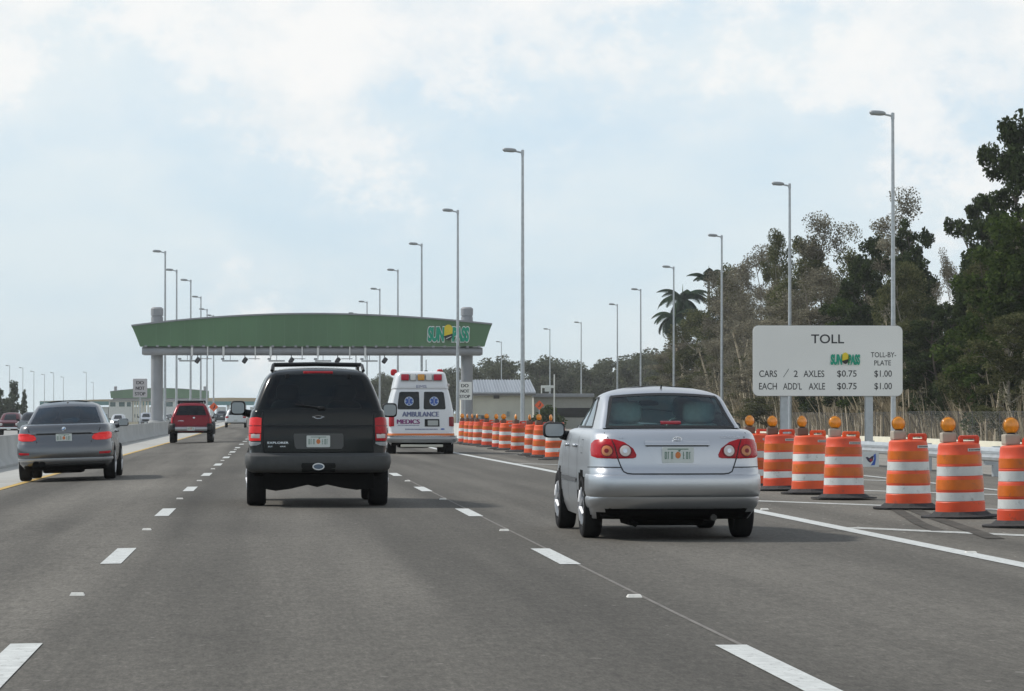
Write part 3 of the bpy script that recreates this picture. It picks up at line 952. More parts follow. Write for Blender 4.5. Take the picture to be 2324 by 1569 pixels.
class Car:
    def __init__(s, name, loc, rz, label, cat, body, house, paint, roll=0.0, group=None):
        s.root = empty(name, loc, rz); tag(s.root, label, cat, group)
        s.root.rotation_euler = (0, roll, rz)
        s.T = body; s.H = house; s.paint = paint
        s.crown = .045 if house[-1][0] < 1.6 else .03 if house[-1][0] < 2 else 0
    def crown_at(s, x, z):
        # the roof and the glass under it arch slightly across the car
        z0, z1 = s.H[0][0], s.H[-1][0]
        return s.crown * max(0, (z - z0) / (z1 - z0)) * (.45 - (x / .62) ** 2)
    def surf(s, sx, z, off=0.0, T=None):
        """point on the outside: sx = distance measured round the outline from the middle of the tail"""
        S = interp(s.T if T is None else T, z)
        P = half_path(S, (10, 10, 40, 6, 6))
        a = abs(sx); sg = 1 if sx >= 0 else -1
        for i in range(len(P) - 1):
            dx, dy = P[i + 1][0] - P[i][0], P[i + 1][1] - P[i][1]
            l = math.hypot(dx, dy)
            if a <= l or i == len(P) - 2:
                t = a / l if l else 0
                nx, ny = dy / l, -dx / l
                xx = P[i][0] + dx * t + nx * off
                return Vector((sg * xx, P[i][1] + dy * t + ny * off, z + (s.crown_at(xx, z) if T is s.H else 0)))
            a -= l
    def build_body(s, zs, axles, r_arch, depth=0.32, name='body', arch_z=None):
        rings = []
        for z in zs: rings.append([(x, y, z) for x, y in loop_of(half_path(interp(s.T, z)))])
        n = len(rings[0]); vs = [p for r in rings for p in r]
        fs = []
        for i in range(len(rings) - 1):
            for k in range(n):
                k2 = (k + 1) % n
                fs.append((i * n + k, i * n + k2, (i + 1) * n + k2, (i + 1) * n + k))
        h = n // 2
        for base, flip in ((0, True), ((len(rings) - 1) * n, False)):
            for k in range(h):                      # cap across the width, strip by strip
                a, b = k, k + 1
                c, d = (n - k - 1) % n if k + 1 < h else h, (n - k) % n
                q = [base + a, base + b, base + ((n - (k + 1)) % n), base + ((n - k) % n)]
                q = list(dict.fromkeys(q))
                if len(q) > 2: fs.append(tuple(q[::-1] if flip else q))
        o = MB().add(vs, fs).build(name, s.paint, s.root)
        # wheel arches cut out
        cut = MB()
        for (ya, w) in axles:
            for sg in (-1, 1):
                x0, x1 = sg * (w - depth), sg * (w + .3)
                cut.lathe([(r_arch, min(x0, x1)), (r_arch, max(x0, x1))], 40, 'X', (0, ya, arch_z))
        co = cut.build('cutter', None)
        md = o.modifiers.new('b', 'BOOLEAN'); md.operation = 'DIFFERENCE'; md.object = co; md.solver = 'EXACT'
        dg = bpy.context.evaluated_depsgraph_get()
        me = bpy.data.meshes.new_from_object(o.evaluated_get(dg))
        o.modifiers.clear(); o.data = me; me.name = name
        bpy.data.objects.remove(co)
        me.materials.clear(); me.materials.append(s.paint); me.materials.append(M_UNDER)
        for p in me.polygons:
            c = p.center
            inside = False
            for (ya, w) in axles:
                d = math.hypot(c.y - ya, c.z - arch_z)
                if d < r_arch + .01 and abs(c.x) < w + .05 and abs(c.x) > w - depth - .02 and (d < r_arch - .003 or abs(p.normal.x) < .5): inside = d < r_arch + .004
            p.material_index = 1 if inside or p.normal.z < -.8 else 0
        me.shade_smooth(); me.set_sharp_from_angle(angle=rad(32))
        s.body = o
        return o
    def build_house(s, zs, jb, jt, rear_u, side_t, side_win, glass, rear_glass=None, name='cabin', windshield=True, house_mat=None, rear_on=True, side_glass=None):
        """greenhouse: rows zs; glass between rows jb and jt"""
        fu = [0, .3, .6, .9, 1]
        seg = (0, 5, 0, 4, 0)
        rings = []
        for z in zs:
            S = interp(s.H, z)
            rings.append(loop_of(half_path(S, seg, side_t, rear_u, fu)))
        n = len(rings[0]); nh = n // 2 + 1
        ir = len(rear_u) - 2                                 # rear glass: columns 0..ir-1
        i_s = len(rear_u) - 1 + 5
        i_f = i_s + len(side_t) - 1 + 4
        def win(k):
            kk = k if k < n // 2 else n - 1 - k
            if kk < ir: return 'rear_window' if rear_on else None
            for a, b in side_win:
                if i_s + a <= kk < i_s + b: return 'side_window%d%s' % (a, 'R' if k < n // 2 else 'L')
            if kk >= i_f + 1 and windshield: return 'windshield'
            return None
        parts = {}
        m_ = len(rings)
        body = MB()
        def vv(i, k):
            x, y = rings[i][k % n]; return (x, y, zs[i] + s.crown_at(x, zs[i]))
        for i in range(m_ - 1):
            for k in range(n):
                q = [vv(i, k), vv(i, k + 1), vv(i + 1, k + 1), vv(i + 1, k)]
                w = win(k) if jb <= i < jt else None
                (parts.setdefault(w, MB()) if w else body).add(q, [(0, 1, 2, 3)])
        top = [vv(m_ - 1, k) for k in range(n)]
        h = n // 2; fs = []
        for k in range(h):
            q = list(dict.fromkeys([k, k + 1, (n - (k + 1)) % n, (n - k) % n]))
            if len(q) > 2: fs.append(tuple(q))
        body.add(top, fs)
        hm = house_mat or s.paint
        s.cabin = body.build(name, hm, s.root, smooth=38)
        for w, mb in sorted(parts.items()):
            nm = 'side_window' if w.startswith('side') else w
            gm = rear_glass if (w == 'rear_window' and rear_glass) else (side_glass if (side_glass and w.startswith('side')) else glass)
            mb.build(nm, gm, s.root, smooth=60)
        return parts
    def patch(s, name, poly, m, off=.004, thick=.0, parent=None, rings=6, smooth=True, T=None, dome=0.0, both=False, edge=None):
        """polygon in (sx, z) laid on the tail; mirrored copy when both"""
        out = []
        for sg in ((1, -1) if both else (1,)):
            pl = [(sg * a, b) for a, b in poly]
            # resample boundary
            B = []
            for i in range(len(pl)):
                a, b = pl[i], pl[(i + 1) % len(pl)]
                L_ = math.hypot(b[0] - a[0], b[1] - a[1]); k_ = max(1, int(L_ / .05))
                for k in range(k_): B.append((a[0] + (b[0] - a[0]) * k / k_, a[1] + (b[1] - a[1]) * k / k_))
            cx = sum(p[0] for p in B) / len(B); cz = sum(p[1] for p in B) / len(B)
            vs = []; fs = []; nb = len(B)
            vs.append(s.surf(cx, cz, off + dome, T))
            for r in range(1, rings + 1):
                t = r / rings
                for p in B:
                    vs.append(s.surf(cx + (p[0] - cx) * t, cz + (p[1] - cz) * t, off + dome * (1 - t ** 3), T))
            for k in range(nb): fs.append((0, 1 + k, 1 + (k + 1) % nb))
            for r in range(rings - 1):
                for k in range(nb):
                    a = 1 + r * nb + k; b = 1 + r * nb + (k + 1) % nb
                    fs.append((a, b, b + nb, a + nb))
            e0 = len(vs)
            for p in B: vs.append(s.surf(p[0], p[1], -.012, T))
            o_ = 1 + (rings - 1) * nb
            for k in range(nb):
                fs.append((o_ + k, o_ + (k + 1) % nb, e0 + (k + 1) % nb, e0 + k))
            out.append(MB().add(vs, fs).build(name, m, parent or s.root, smooth=40 if smooth else None))
        return out if both else out[0]
    def band(s, name, sx0, sx1, zlist, m, offs, ns=30, parent=None, T=None):
        """band round the tail between sx0..sx1 at heights zlist with offset per height"""
        vs = []; fs = []
        for z, of in zip(zlist, offs):
            for k in range(ns + 1): vs.append(s.surf(sx0 + (sx1 - sx0) * k / ns, z, of, T))
        for i in range(len(zlist) - 1):
            for k in range(ns):
                a = i * (ns + 1) + k
                fs.append((a, a + 1, a + ns + 2, a + ns + 1))
        return MB().add(vs, fs).build(name, m, parent or s.root, smooth=45)
    def line(s, name, pts, m, w=.006, off=.003, closed=False, parent=None, T=None):
        """thin line along points (sx, z)"""
        Q = []
        P = pts + ([pts[0]] if closed else [])
        for i in range(len(P) - 1):
            a, b = P[i], P[i + 1]
            k_ = max(1, int(math.hypot(b[0] - a[0], b[1] - a[1]) / .04))
            for k in range(k_): Q.append((a[0] + (b[0] - a[0]) * k / k_, a[1] + (b[1] - a[1]) * k / k_))
        Q.append(P[-1])
        vs = []; fs = []
        for i, p in enumerate(Q):
            a, b = Q[max(0, i - 1)], Q[min(len(Q) - 1, i + 1)]
            d = Vector((b[0] - a[0], b[1] - a[1]))
            d = d.normalized() if d.length else Vector((1, 0))
            nx, nz = -d.y * w, d.x * w
            vs += [s.surf(p[0] + nx, p[1] + nz, off, T), s.surf(p[0] - nx, p[1] - nz, off, T)]
        for i in range(len(Q) - 1): fs.append((2 * i, 2 * i + 1, 2 * i + 3, 2 * i + 2))
        return MB().add(vs, fs).build(name, m, parent or s.root, recalc=False)
    def wheel(s, x, y, r, w, rim_r, rim_mat=None, spokes=7):
        sg = 1 if x > 0 else -1
        hw = w / 2
        prof = [(rim_r, -hw * .8), (rim_r + .02, -hw * .95), (r - .03, -hw), (r - .008, -hw * .86), (r, -hw * .6), (r, hw * .6), (r - .008, hw * .86), (r - .03, hw), (rim_r + .02, hw * .95), (rim_r, hw * .8)]
        t = MB().lathe(prof, 36, 'X', (x, y, r))
        gv = t.build('wheel', M_TYRE, s.root, smooth=40)
        rm = MB()
        xo = x + sg * (hw * .80)
        rm.lathe([(rim_r + .004, sg * .0), (rim_r - .02, sg * .012), (rim_r - .035, -sg * .03), (.001, -sg * .02)], 30, 'X', (xo, y, r), cap=False)
        for k in range(spokes):
            a = 2 * PI * k / spokes
            c, d = math.cos(a), math.sin(a)
            p0 = Vector((xo + sg * .012, y + c * .04, r + d * .04)); p1 = Vector((xo + sg * .004, y + c * (rim_r - .015), r + d * (rim_r - .015)))
            rm.tube([p0, p1], [.035, .022], 6)
        rm.lathe([(.055, sg * .0), (.05, sg * .025), (.001, sg * .028)], 16, 'X', (xo, y, r), cap=False)
        rm.build('rim', rim_mat or M_RIM, gv, smooth=40)
        return gv
    def mirror(s, x, y, z, rx, rz, m, arm=True, glass=True):
        sg = 1 if x > 0 else -1
        o = MB().superell((x, y, z), (rx, .07, rz), .45, M=None)
        if arm: o.tube([(x - sg * rx * .7, y + .03, z - rz * .6), (x - sg * (rx + .10), y + .08, z - rz * .9)], [.05, .06], 8)
        h = o.build('mirror', m, s.root, smooth=50)
        if glass:
            MB().prism(rrect(x - rx * .82, x + rx * .82, z - rz * .78, z + rz * .78, rz * .45), y - .0715, y - .0655).build('mirror_glass', M_MIRR, h)
        return h
    def plate(s, z, dark=None, w=.305, h=.152, y=None, parent=None, x=0):
        yy = s.surf(abs(x), z).y - .012 if y is None else y
        p = MB().prism(rrect(x - w / 2, x + w / 2, z - h / 2, z + h / 2, .012, 3), yy - .012, yy).build('license_plate', M_PLATE, parent or s.root)
        MB().prism(ellipse(x, z - .002, .026, .032, 14), yy - .0155, yy - .0125).build('plate_emblem', M_PORANGE, p)
        MB().prism([(x + .01, z + .028), (x + .03, z + .05), (x + .0, z + .045)], yy - .0165, yy - .0158).build('plate_leaf', M_PGREEN, p)
        tx = MB()
        for i, k in enumerate((-.118, -.088, -.058, .058, .088, .118)):
            a = .009
            tx.box(x + k - a, x + k - a + .006, yy - .0145, yy - .0125, z - .038, z + .03)
            if i % 2 == 0: tx.box(x + k + a - .006, x + k + a, yy - .0145, yy - .0125, z - .038, z + .03)
            tx.box(x + k - a + .0062, x + k + a - .0062, yy - .0143, yy - .0125, z + (.024 if i != 3 else -.004), z + (.03 if i != 3 else .002))
            if i in (0, 3, 4): tx.box(x + k - a + .0062, x + k + a - .0062, yy - .0143, yy - .0125, z - .038, z - .032)
        tx.build('plate_characters', M_PGREEN, p)
        MB().box(x - .10, x + .10, yy - .0143, yy - .0125, z + .052, z + .06).build('plate_header', M_PGREEN, p)
        return p

M_RIM = mat('rim silver', (0.50, 0.51, 0.53), 0.5, 0.4, var=0.1, vscale=9)
M_MIRR = mat('mirror glass', (0.30, 0.32, 0.33), 0.12, 0.6)
M_PLATE = mat('plate white', (0.62, 0.66, 0.63), 0.45, var=0.05)
M_PORANGE = mat('plate orange', (0.62, 0.20, 0.06), 0.5)
M_PGREEN = mat('plate green', (0.10, 0.20, 0.15), 0.5)
M_CHROME = mat('chrome trim', (0.72, 0.73, 0.75), 0.12, 1.0)
M_BLKPL = mat('black plastic', (0.014, 0.015, 0.016), 0.5, spec=.25, var=0.1, vscale=10)
M_SEAM = mat('panel gap and ledge shade', (0.02, 0.021, 0.023), 0.8)
M_LENS = mat('clear lens', (0.62, 0.56, 0.53), 0.15, coat=.3)
M_AMB = mat('amber lens', (0.55, 0.18, 0.05), 0.2, coat=.6)
def lens_mat(name, col, e=0.0):
    return mat(name, col, 0.25, 0.0, var=0.14, vscale=14, coat=0.15, spec=.3, emit=(1, .05, .04) if e else None, estr=e)
M_RED = lens_mat('red lens', (0.44, 0.006, 0.014))
M_REDB = lens_mat('red lens lit', (0.55, 0.02, 0.025), 0.22)
M_REDD = lens_mat('dark red lens', (0.20, 0.008, 0.014))
def paint(name, col, metal, rough, coat=0.7, flake=0.0, var=0.03):
    m = mat(name, col, rough, metal, var=var, vscale=1.5, coat=coat)
    return m
G_SED = glass_mat('tinted green glass', (0.76, 0.92, 0.89), ior=1.33, body=.04, bodycol=(.04, .09, .11))
G_BMW = glass_mat('tinted blue glass', (0.30, 0.42, 0.46), ior=1.36, body=.2, bodycol=(.015, .035, .06))
G_DARK = glass_mat('privacy glass', (0.055, 0.06, 0.06), body=.35, bodycol=(.008, .009, .010))
G_SUV = glass_mat('smoked glass', (0.30, 0.36, 0.35), ior=1.4, body=.12, bodycol=(.012, .016, .018))
G_SIDE = glass_mat('side glass', (0.35, 0.40, 0.40), body=.35, bodycol=(.10, .13, .13))
M_SEAT = mat('grey green seat cloth', (0.42, 0.54, 0.51), 0.9, var=0.12, vscale=20)
M_INT = mat('dark interior', (0.018, 0.024, 0.026), 0.9, spec=.08)

def seats(car, z, rows, m, w=.24, hr=True, xs=(-.37, .37)):
    for y in rows:
        for x in xs:
            st = MB().superell((x, y, z + .02), (w, .10, .36), .5).build('seat_back', m, car.root, smooth=60)
            if hr: MB().superell((x, y - .03, z + .48), (w * .62, .075, .115), .55).tube([(x - .06, y - .02, z + .3), (x - .06, y - .03, z + .42)], .012, 5).tube([(x + .06, y - .02, z + .3), (x + .06, y - .03, z + .42)], .012, 5).build('headrest', m, st, smooth=60)
def steering(car, x, y, z):
    MB().tube([(x + .19 * math.cos(a * PI / 10), y + .06 * math.sin(a * PI / 10), z + .18 * math.sin(a * PI / 10)) for a in range(21)], .016, 6).build('steering_wheel', M_INT, car.root, smooth=60)
def underbody(car, x, y0, y1, z0, z1, exh=None, tank=True):
    u = MB().bbox(-x, x, y0, y1, z0 + .05, z1, .05)
    if tank: u.bbox(-x * .62, x * .45, y0 + .25, y0 + .85, z0 - .03, z0 + .1, .05)
    b = u.build('underbody', M_UNDER, car.root)
    if exh:
        MB().tube([(exh[0], y0 - .14, exh[1]), (exh[0], y0 + .3, exh[1] + .01)], .032, 10).superell((exh[0] * .8, y0 + .45, exh[1] + .03), (.22, .16, .08), .6).build('exhaust', mat('exhaust steel', (0.05, 0.048, 0.045), 0.45, 0.6), b, smooth=50)
    return b

# ---- silver sedan -------------------------------------------------
P_SILV = paint('silver paint', (0.54, 0.56, 0.585), 0.9, 0.34, coat=.08)
D = 30.9
pos = at(1541, 1222, D)
cb = slices([
    (.20, .79, .34, 4.30), (.27, .815, .17, 4.42), (.33, .835, .09, 4.48), (.39, .845, .055, 4.50), (.42, .848, .032, 4.51), (.46, .850, .014, 4.52), (.52, .852, .002, 4.52), (.57, .852, .0, 4.52), (.62, .852, .010, 4.51), (.66, .851, .028, 4.50),
    (.695, .849, .056, 4.47), (.72, .848, .066, 4.42), (.80, .846, .082, 4.36), (.90, .838, .106, 4.22), (.97, .828, .135, 4.02), (1.02, .81, .17, 3.82), (1.045, .79, .215, 3.62), (1.062, .765, .30, 3.45), (1.070, .72, .48, 3.30)],
    rx=.22, ry=.30, rb=.11)
ch = slices([(1.055, .735, .50, 3.42), (1.09, .725, .565, 3.32), (1.25, .672, .86, 2.80), (1.385, .628, 1.10, 2.40), (1.41, .604, 1.17, 2.30), (1.435, .55, 1.29, 2.18), (1.453, .47, 1.43, 2.06), (1.466, .34, 1.60, 1.95), (1.473, .2, 1.75, 1.88)],
    rx=.05, ry=.16, rb=.13, fx=.14, fy=.25, fb=.16, kr=.955, kf=.92)
car = Car('silver_sedan', (pos.x, D, 0), 0, 'silver four door sedan with clear headrests, nearest car in the right lane', 'car', cb, ch, P_SILV)
zs = [.20, .235, .27, .31, .35, .38, .41, .425, .46, .50, .55, .60, .635, .665, .68, .695, .71, .74, .80, .85, .90, .94, .97, 1.0, 1.02, 1.035, 1.045, 1.055, 1.062, 1.067, 1.070]
car.build_body(zs, [(1.03, .85), (3.63, .845)], .355, .30, arch_z=.32)
car.build_house([1.055, 1.085, 1.15, 1.22, 1.29, 1.35, 1.398, 1.412, 1.424, 1.435, 1.445, 1.453, 1.460, 1.466, 1.470, 1.473], 1, 6,
    [0, .2, .4, .6, .8, .985, 1], [0, .10, .17, .26, .38, .50, .53, .60, .75, .90, 1], [(2, 5), (6, 9)], G_SED, side_glass=G_SIDE)
def seam(car, pts, nm='trunk_gap', w=.0055): car.line(nm, pts, M_SEAM, w)
# lamps
lamp = [(.835, .965), (.70, .978), (.60, .972), (.51, .945), (.425, .885), (.395, .825), (.40, .800), (.43, .790), (.62, .787), (.80, .792), (.91, .812), (.935, .865), (.92, .93)]
for L_ in car.patch('tail_light', lamp, M_RED, .006, both=True, dome=.008, rings=6):
    sg = 1 if L_.data.vertices[0].co.x > 0 else -1
    for cx, cz, r, mm in ((.50, .862, .052, M_LENS), (.675, .862, .050, M_AMB)):
        rg_ = [(sg * (cx + r * math.cos(2 * PI * k / 24)), cz + r * math.sin(2 * PI * k / 24)) for k in range(24)]
        car.patch('lamp_ring', [(sg * (cx + (r + .012) * math.cos(2 * PI * k / 24)), cz + (r + .012) * math.sin(2 * PI * k / 24)) for k in range(24)], M_REDD, .0165, parent=L_, rings=2)
        car.patch('lamp_lens', rg_, mm, .0195, parent=L_, rings=3, dome=.006)
        car.patch('lamp_bulb', [(sg * (cx + r * .42 * math.cos(2 * PI * k / 14)), cz + r * .42 * math.sin(2 * PI * k / 14)) for k in range(14)], M_REDD if mm is M_AMB else M_CHROME, .0275, parent=L_, rings=2)
    car.line('lamp_gap', [(sg * .625, .972), (sg * .60, .90), (sg * .572, .789)], M_SEAM, .0045, .018, parent=L_)
seam(car, [(-.70, 1.035), (-.665, .985)]); seam(car, [(.70, 1.035), (.665, .985)])
seam(car, [(-.575, .788), (-.55, .72), (-.525, .665), (-.49, .648), (-.44, .642), (.44, .642), (.49, .648), (.525, .665), (.55, .72), (.575, .788)])
# licence recess with its ledge
car.patch('plate_recess', [(-.285, .915), (.285, .915), (.275, .86), (.215, .745), (.18, .732), (-.18, .732), (-.215, .745), (-.275, .86)], P_SILV, .002, rings=4)
car.band('trunk_garnish', -.31, .31, [.908, .916, .935, .958, .962], P_SILV, [.002, .026, .030, .012, 0], 24)
car.line('garnish_shade_line', [(-.30, .907), (.30, .907)], M_SEAM, .0035, .006)  # shade below the garnish ledge, drawn as a dark line
car.plate(.822, y=car.surf(0, .822).y - .008)
eb = MB()
for (rx, rz, r) in ((.042, .026, .0045), (.015, .025, .004), (.028, .0105, .004)):
    eb.tube([(rx * math.cos(a * PI / 12), car.surf(0, .965).y - .012, .968 + (0.008 if rx == .028 else 0) + rz * math.sin(a * PI / 12)) for a in range(25)], r, 6)
eb.build('emblem', M_CHROME, car.root, smooth=60)
text_mb('COROLLA', .19, .024, .52, .998, align='C', mapf=lambda a, b: car.surf(a, b, .012)).build('badge', M_CHROME, car.root, recalc=False)
text_mb('LE', .05, .022, -.53, .998, mapf=lambda a, b: car.surf(a, b, .012)).build('badge', M_CHROME, car.root, recalc=False)
# bumper shell and its lower lip
car.band('bumper', -1.25, 1.25, [.634, .632, .62, .58, .50, .445, .425, .415], P_SILV, [-.004, .006, .012, .014, .015, .013, .006, -.004], 44)
for sg in (1, -1): seam(car, [(sg * .545, .704), (sg * .80, .706), (sg * 1.12, .700)], 'bumper_gap', .004)
car.band('lower_bumper', -1.27, 1.27, [.418, .40, .36, .32, .285, .26], P_SILV, [.0, .012, .012, .008, -.01, -.05], 44)
# side: door gaps, handles, rub strip
for sg in (1, -1):
    for y_ in (1.42, 2.40, 3.30):
        pass
def side_x(car, y, z, T=None):
    S = interp(car.T if T is None else T, z); P = half_path(S, (10, 10, 40, 6, 6))
    ys = [p[1] for p in P[10:62]]; xs = [p[0] for p in P[10:62]]
    return float(np.interp(y, ys, xs))
def side_line(car, nm, pts, m, w=.006, off=.003, parent=None, T=None):
    for sg in (1, -1):
        vs = []; fs = []; Q = []
        for i in range(len(pts) - 1):
            a, b = Vector(pts[i]), Vector(pts[i + 1]); k_ = max(1, int((b - a).length / .06))
            Q += [a.lerp(b, k / k_) for k in range(k_)]
        Q.append(Vector(pts[-1]))
        for i, p in enumerate(Q):
            d = (Q[min(i + 1, len(Q) - 1)] - Q[max(0, i - 1)]).normalized(); n_ = Vector((-d.y, d.x)) * w
            for q in (p + n_, p - n_):
                xx = side_x(car, q.x, q.y, T) + off
                vs.append((sg * xx, q.x, q.y + (car.crown_at(xx, q.y) if T is car.H else 0)))
        for i in range(len(Q) - 1): fs.append((2 * i, 2 * i + 1, 2 * i + 3, 2 * i + 2))
        MB().add(vs, fs).build(nm, m, parent or car.root, recalc=False)
side_line(car, 'door_gap', [(1.42, 1.04), (1.46, .80), (1.42, .66), (1.42, .32)], M_SEAM)
side_line(car, 'door_gap', [(2.33, 1.05), (2.36, .34)], M_SEAM)
side_line(car, 'door_gap', [(3.22, .98), (3.27, .36)], M_SEAM)
side_line(car, 'rub_strip', [(1.46, .56), (3.22, .56)], mat('grey rub strip', (0.09, 0.095, 0.10), 0.6, spec=.2), .022, .012)
side_line(car, 'fuel_door_gap', [(.98, .96), (1.14, .96), (1.14, .83), (.98, .83), (.98, .96)], M_SEAM, .003)
for sg in (1, -1):
    for y_ in (1.62, 2.52):
        x_ = side_x(car, y_, .90)
        MB().superell((sg * (x_ + .018), y_, .90), (.022, .085, .018), .6).build('door_handle', P_SILV, car.root, smooth=50)
def house_y(z, t, T=ch):
    S = interp(T, z); P = half_path(S, (0, 5, 20, 4, 0), rear_u=[0, 1], front_u=[0, 1]); ys, ye = P[6][1], P[26][1]
    return ys + (ye - ys) * t
for t in (.17, .50, .545, .90):
    side_line(car, 'window_frame', [(house_y(z, t), z) for z in (1.085, 1.15, 1.22, 1.29, 1.35, 1.395)], M_BLKPL, .022 if t != .90 else .03, .004, T=ch)
side_line(car, 'window_frame', [(house_y(1.088, t), 1.088) for t in (.17, .3, .45, .6, .75, .90)], M_BLKPL, .012, .005, T=ch)
side_line(car, 'window_frame', [(house_y(1.395, t), 1.395) for t in (.17, .3, .45, .6, .75, .90)], M_BLKPL, .010, .005, T=ch)
car.mirror(-.925, 3.02, 1.045, .115, .082, M_BLKPL); car.mirror(.925, 3.02, 1.045, .115, .082, M_BLKPL)
for y_ in (1.03, 3.63):
    for sg in (-1, 1): car.wheel(sg * .745, y_, .312, .185, .20)
underbody(car, .72, .32, 4.1, .16, .34, (.36, .22))
tow = MB().tube([(-.42, .4, .24), (-.42, .4, .17), (-.36, .42, .15)], .03, 6).build('suspension_arm', M_UNDER, car.root)
MB().box(-.66, .66, .50, 3.2, 1.0725, 1.078).build('parcel_shelf', M_INT, car.root)
seats(car, .75, (1.35,), M_SEAT, .27); seats(car, .80, (2.25,), M_SEAT, .24)
steering(car, -.36, 2.95, 1.02)
MB().bbox(-.66, .66, 3.02, 3.28, 1.0, 1.10, .04).build('dashboard', M_INT, car.root)
MB().superell((0.02, 2.62, 1.33), (.11, .02, .035), .6).build('rear_view_mirror', M_INT, car.root)
MB().tube([(0, 1.42, 1.445), (0, 1.36, 1.50)], [.012, .006], 6).superell((0, 1.45, 1.455), (.022, .05, .012), .8).build('antenna', M_BLKPL, car.root, smooth=50)
car.band('brake_light', -.10, .10, [1.11, 1.118, 1.135, 1.142], M_REDD, [.0, .012, .012, 0], 8, T=ch)
car.line('window_border', [(-.64, 1.090), (.64, 1.090)], M_BLKPL, .012, .004, T=ch)
car.line('window_border', [(-.535, 1.393), (.535, 1.393)], M_BLKPL, .012, .004, T=ch)
for sg in (1, -1): car.line('window_border', [(sg * .632, 1.088), (sg * .578, 1.24), (sg * .530, 1.393)], M_BLKPL, .014, .004, T=ch)

# ---- black SUV -----------------------------------------------------
P_BLK = mat('black paint', (0.005, 0.007, 0.0068), 0.15, 0.0, var=.03, spec=.36)
M_GCLAD = mat('grey plastic bumper', (0.075, 0.078, 0.078), 0.6, spec=.2, var=0.08, vscale=14)
D = 42.3
pos = at(722.5, 1147, D)
cb = slices([(.40, .84, .25, 4.60), (.46, .885, .05, 4.72), (.50, .905, .012, 4.76), (.58, .915, 0, 4.79), (.655, .915, .008, 4.79), (.685, .912, .05, 4.77), (.70, .912, .085, 4.74), (.85, .915, .092, 4.70), (1.0, .915, .095, 4.62), (1.10, .91, .10, 4.5), (1.20, .895, .112, 4.1), (1.25, .88, .125, 3.9), (1.268, .862, .15, 3.7)],
    rx=.10, ry=.20, rb=.06, kr=.975, kf=.95)
ch = slices([(1.262, .866, .135, 3.75), (1.30, .855, .145, 3.62), (1.50, .785, .225, 3.15), (1.68, .705, .315, 2.75), (1.735, .668, .36, 2.62), (1.775, .62, .45, 2.5), (1.80, .53, .62, 2.35), (1.812, .38, .9, 2.1)],
    rx=.09, ry=.16, rb=.06, fx=.14, fy=.25, fb=.12, kr=.965, kf=.95)
car = Car('black_suv', (pos.x, D, 0), 0, 'black sport utility vehicle with roof rack and grey bumper in the middle lane', 'suv', cb, ch, P_BLK)
car.build_body([.40, .43, .46, .50, .54, .58, .62, .655, .67, .685, .70, .75, .80, .85, .92, 1.0, 1.05, 1.10, 1.15, 1.20, 1.23, 1.25, 1.262, 1.268], [(.95, .91), (3.84, .905)], .43, .34, arch_z=.39)
car.build_house([1.262, 1.285, 1.36, 1.44, 1.52, 1.60, 1.68, 1.715, 1.745, 1.775, 1.79, 1.802, 1.812], 1, 7, [0, .2, .4, .6, .8, .955, 1], [0, .05, .10, .22, .34, .37, .50, .66, .69, .86, .94, 1], [(1, 4), (5, 7), (8, 10)], G_SUV)
# tail lights, stacked lamps with a clear reversing lens near the bottom
for sg in (1, -1):
    L_ = car.patch('tail_light', [(sg * a, b) for a, b in ((.735, 1.155), (.80, 1.168), (.92, 1.16), (.98, 1.14), (.985, .87), (.90, .856), (.745, .862))], M_REDB if sg < 0 else M_RED, .012, rings=5, dome=.006)
    car.patch('reversing_lens', [(sg * a, b) for a, b in ((.755, .945), (.83, .95), (.875, .945), (.875, .895), (.76, .893))], M_LENS, .021, parent=L_, rings=3)
    car.line('lens_rib', [(sg * .74, 1.055), (sg * .98, 1.055)], M_REDD, .006, .0195, parent=L_)
    car.line('lens_rib', [(sg * .74, .955), (sg * .98, .955)], M_REDD, .006, .0195, parent=L_)
    car.line('liftgate_gap', [(sg * .722, 1.26), (sg * .718, 1.0), (sg * .715, .70)], M_SEAM, .007, .003)
car.line('liftgate_crease', [(-.71, 1.060), (.71, 1.060)], M_SEAM, .008, .003)
car.band('liftgate_lower_panel', -.705, .705, [.705, .715, .86, 1.02, 1.045, 1.05], P_BLK, [0, .012, .018, .018, .010, 0], 26)
car.patch('plate_recess', [(-.31, .955), (.31, .955), (.325, .93), (.325, .79), (.30, .755), (-.28, .755), (-.305, .79), (-.32, .93)], mat('plate recess grey', (0.075, 0.078, 0.076), 0.45), .020, rings=3)
car.plate(.853, y=car.surf(0, .85).y - .020)
# small chrome oval on the liftgate and oval badge on the hitch cover
oy = car.surf(0, 1.165).y
MB().tube([(.052 * math.cos(a * PI / 12), oy - .012, 1.168 + .020 * math.sin(a * PI / 12)) for a in range(25)], .005, 6).tube([(-.075, oy - .008, 1.168), (-.058, oy - .008, 1.168)], .006, 6).tube([(.058, oy - .008, 1.168), (.075, oy - .008, 1.168)], .006, 6).build('emblem', M_CHROME, car.root, smooth=60)
text_mb('EXPLORER', .27, .026, -.52, .835, mapf=lambda a, b: car.surf(a, b, .024)).build('badge', M_CHROME, car.root, recalc=False)
text_mb('XLT', .06, .016, -.62, .785, mapf=lambda a, b: car.surf(a, b, .024)).build('badge', M_CHROME, car.root, recalc=False)
text_mb('4X4', .07, .016, -.46, .787, mapf=lambda a, b: car.surf(a, b, .024)).build('badge', M_CHROME, car.root, recalc=False)
bp = car.band('bumper', -1.22, 1.22, [.70, .705, .69, .66, .58, .50, .46, .44], M_GCLAD, [-.01, .02, .045, .055, .058, .05, .03, -.02], 50)
hc = car.patch('hitch_cover', [(-.21, .575), (.21, .575), (.22, .54), (.21, .455), (-.21, .455), (-.22, .54)], M_BLKPL, .064, rings=3)
hy = car.surf(0, .53).y - .068
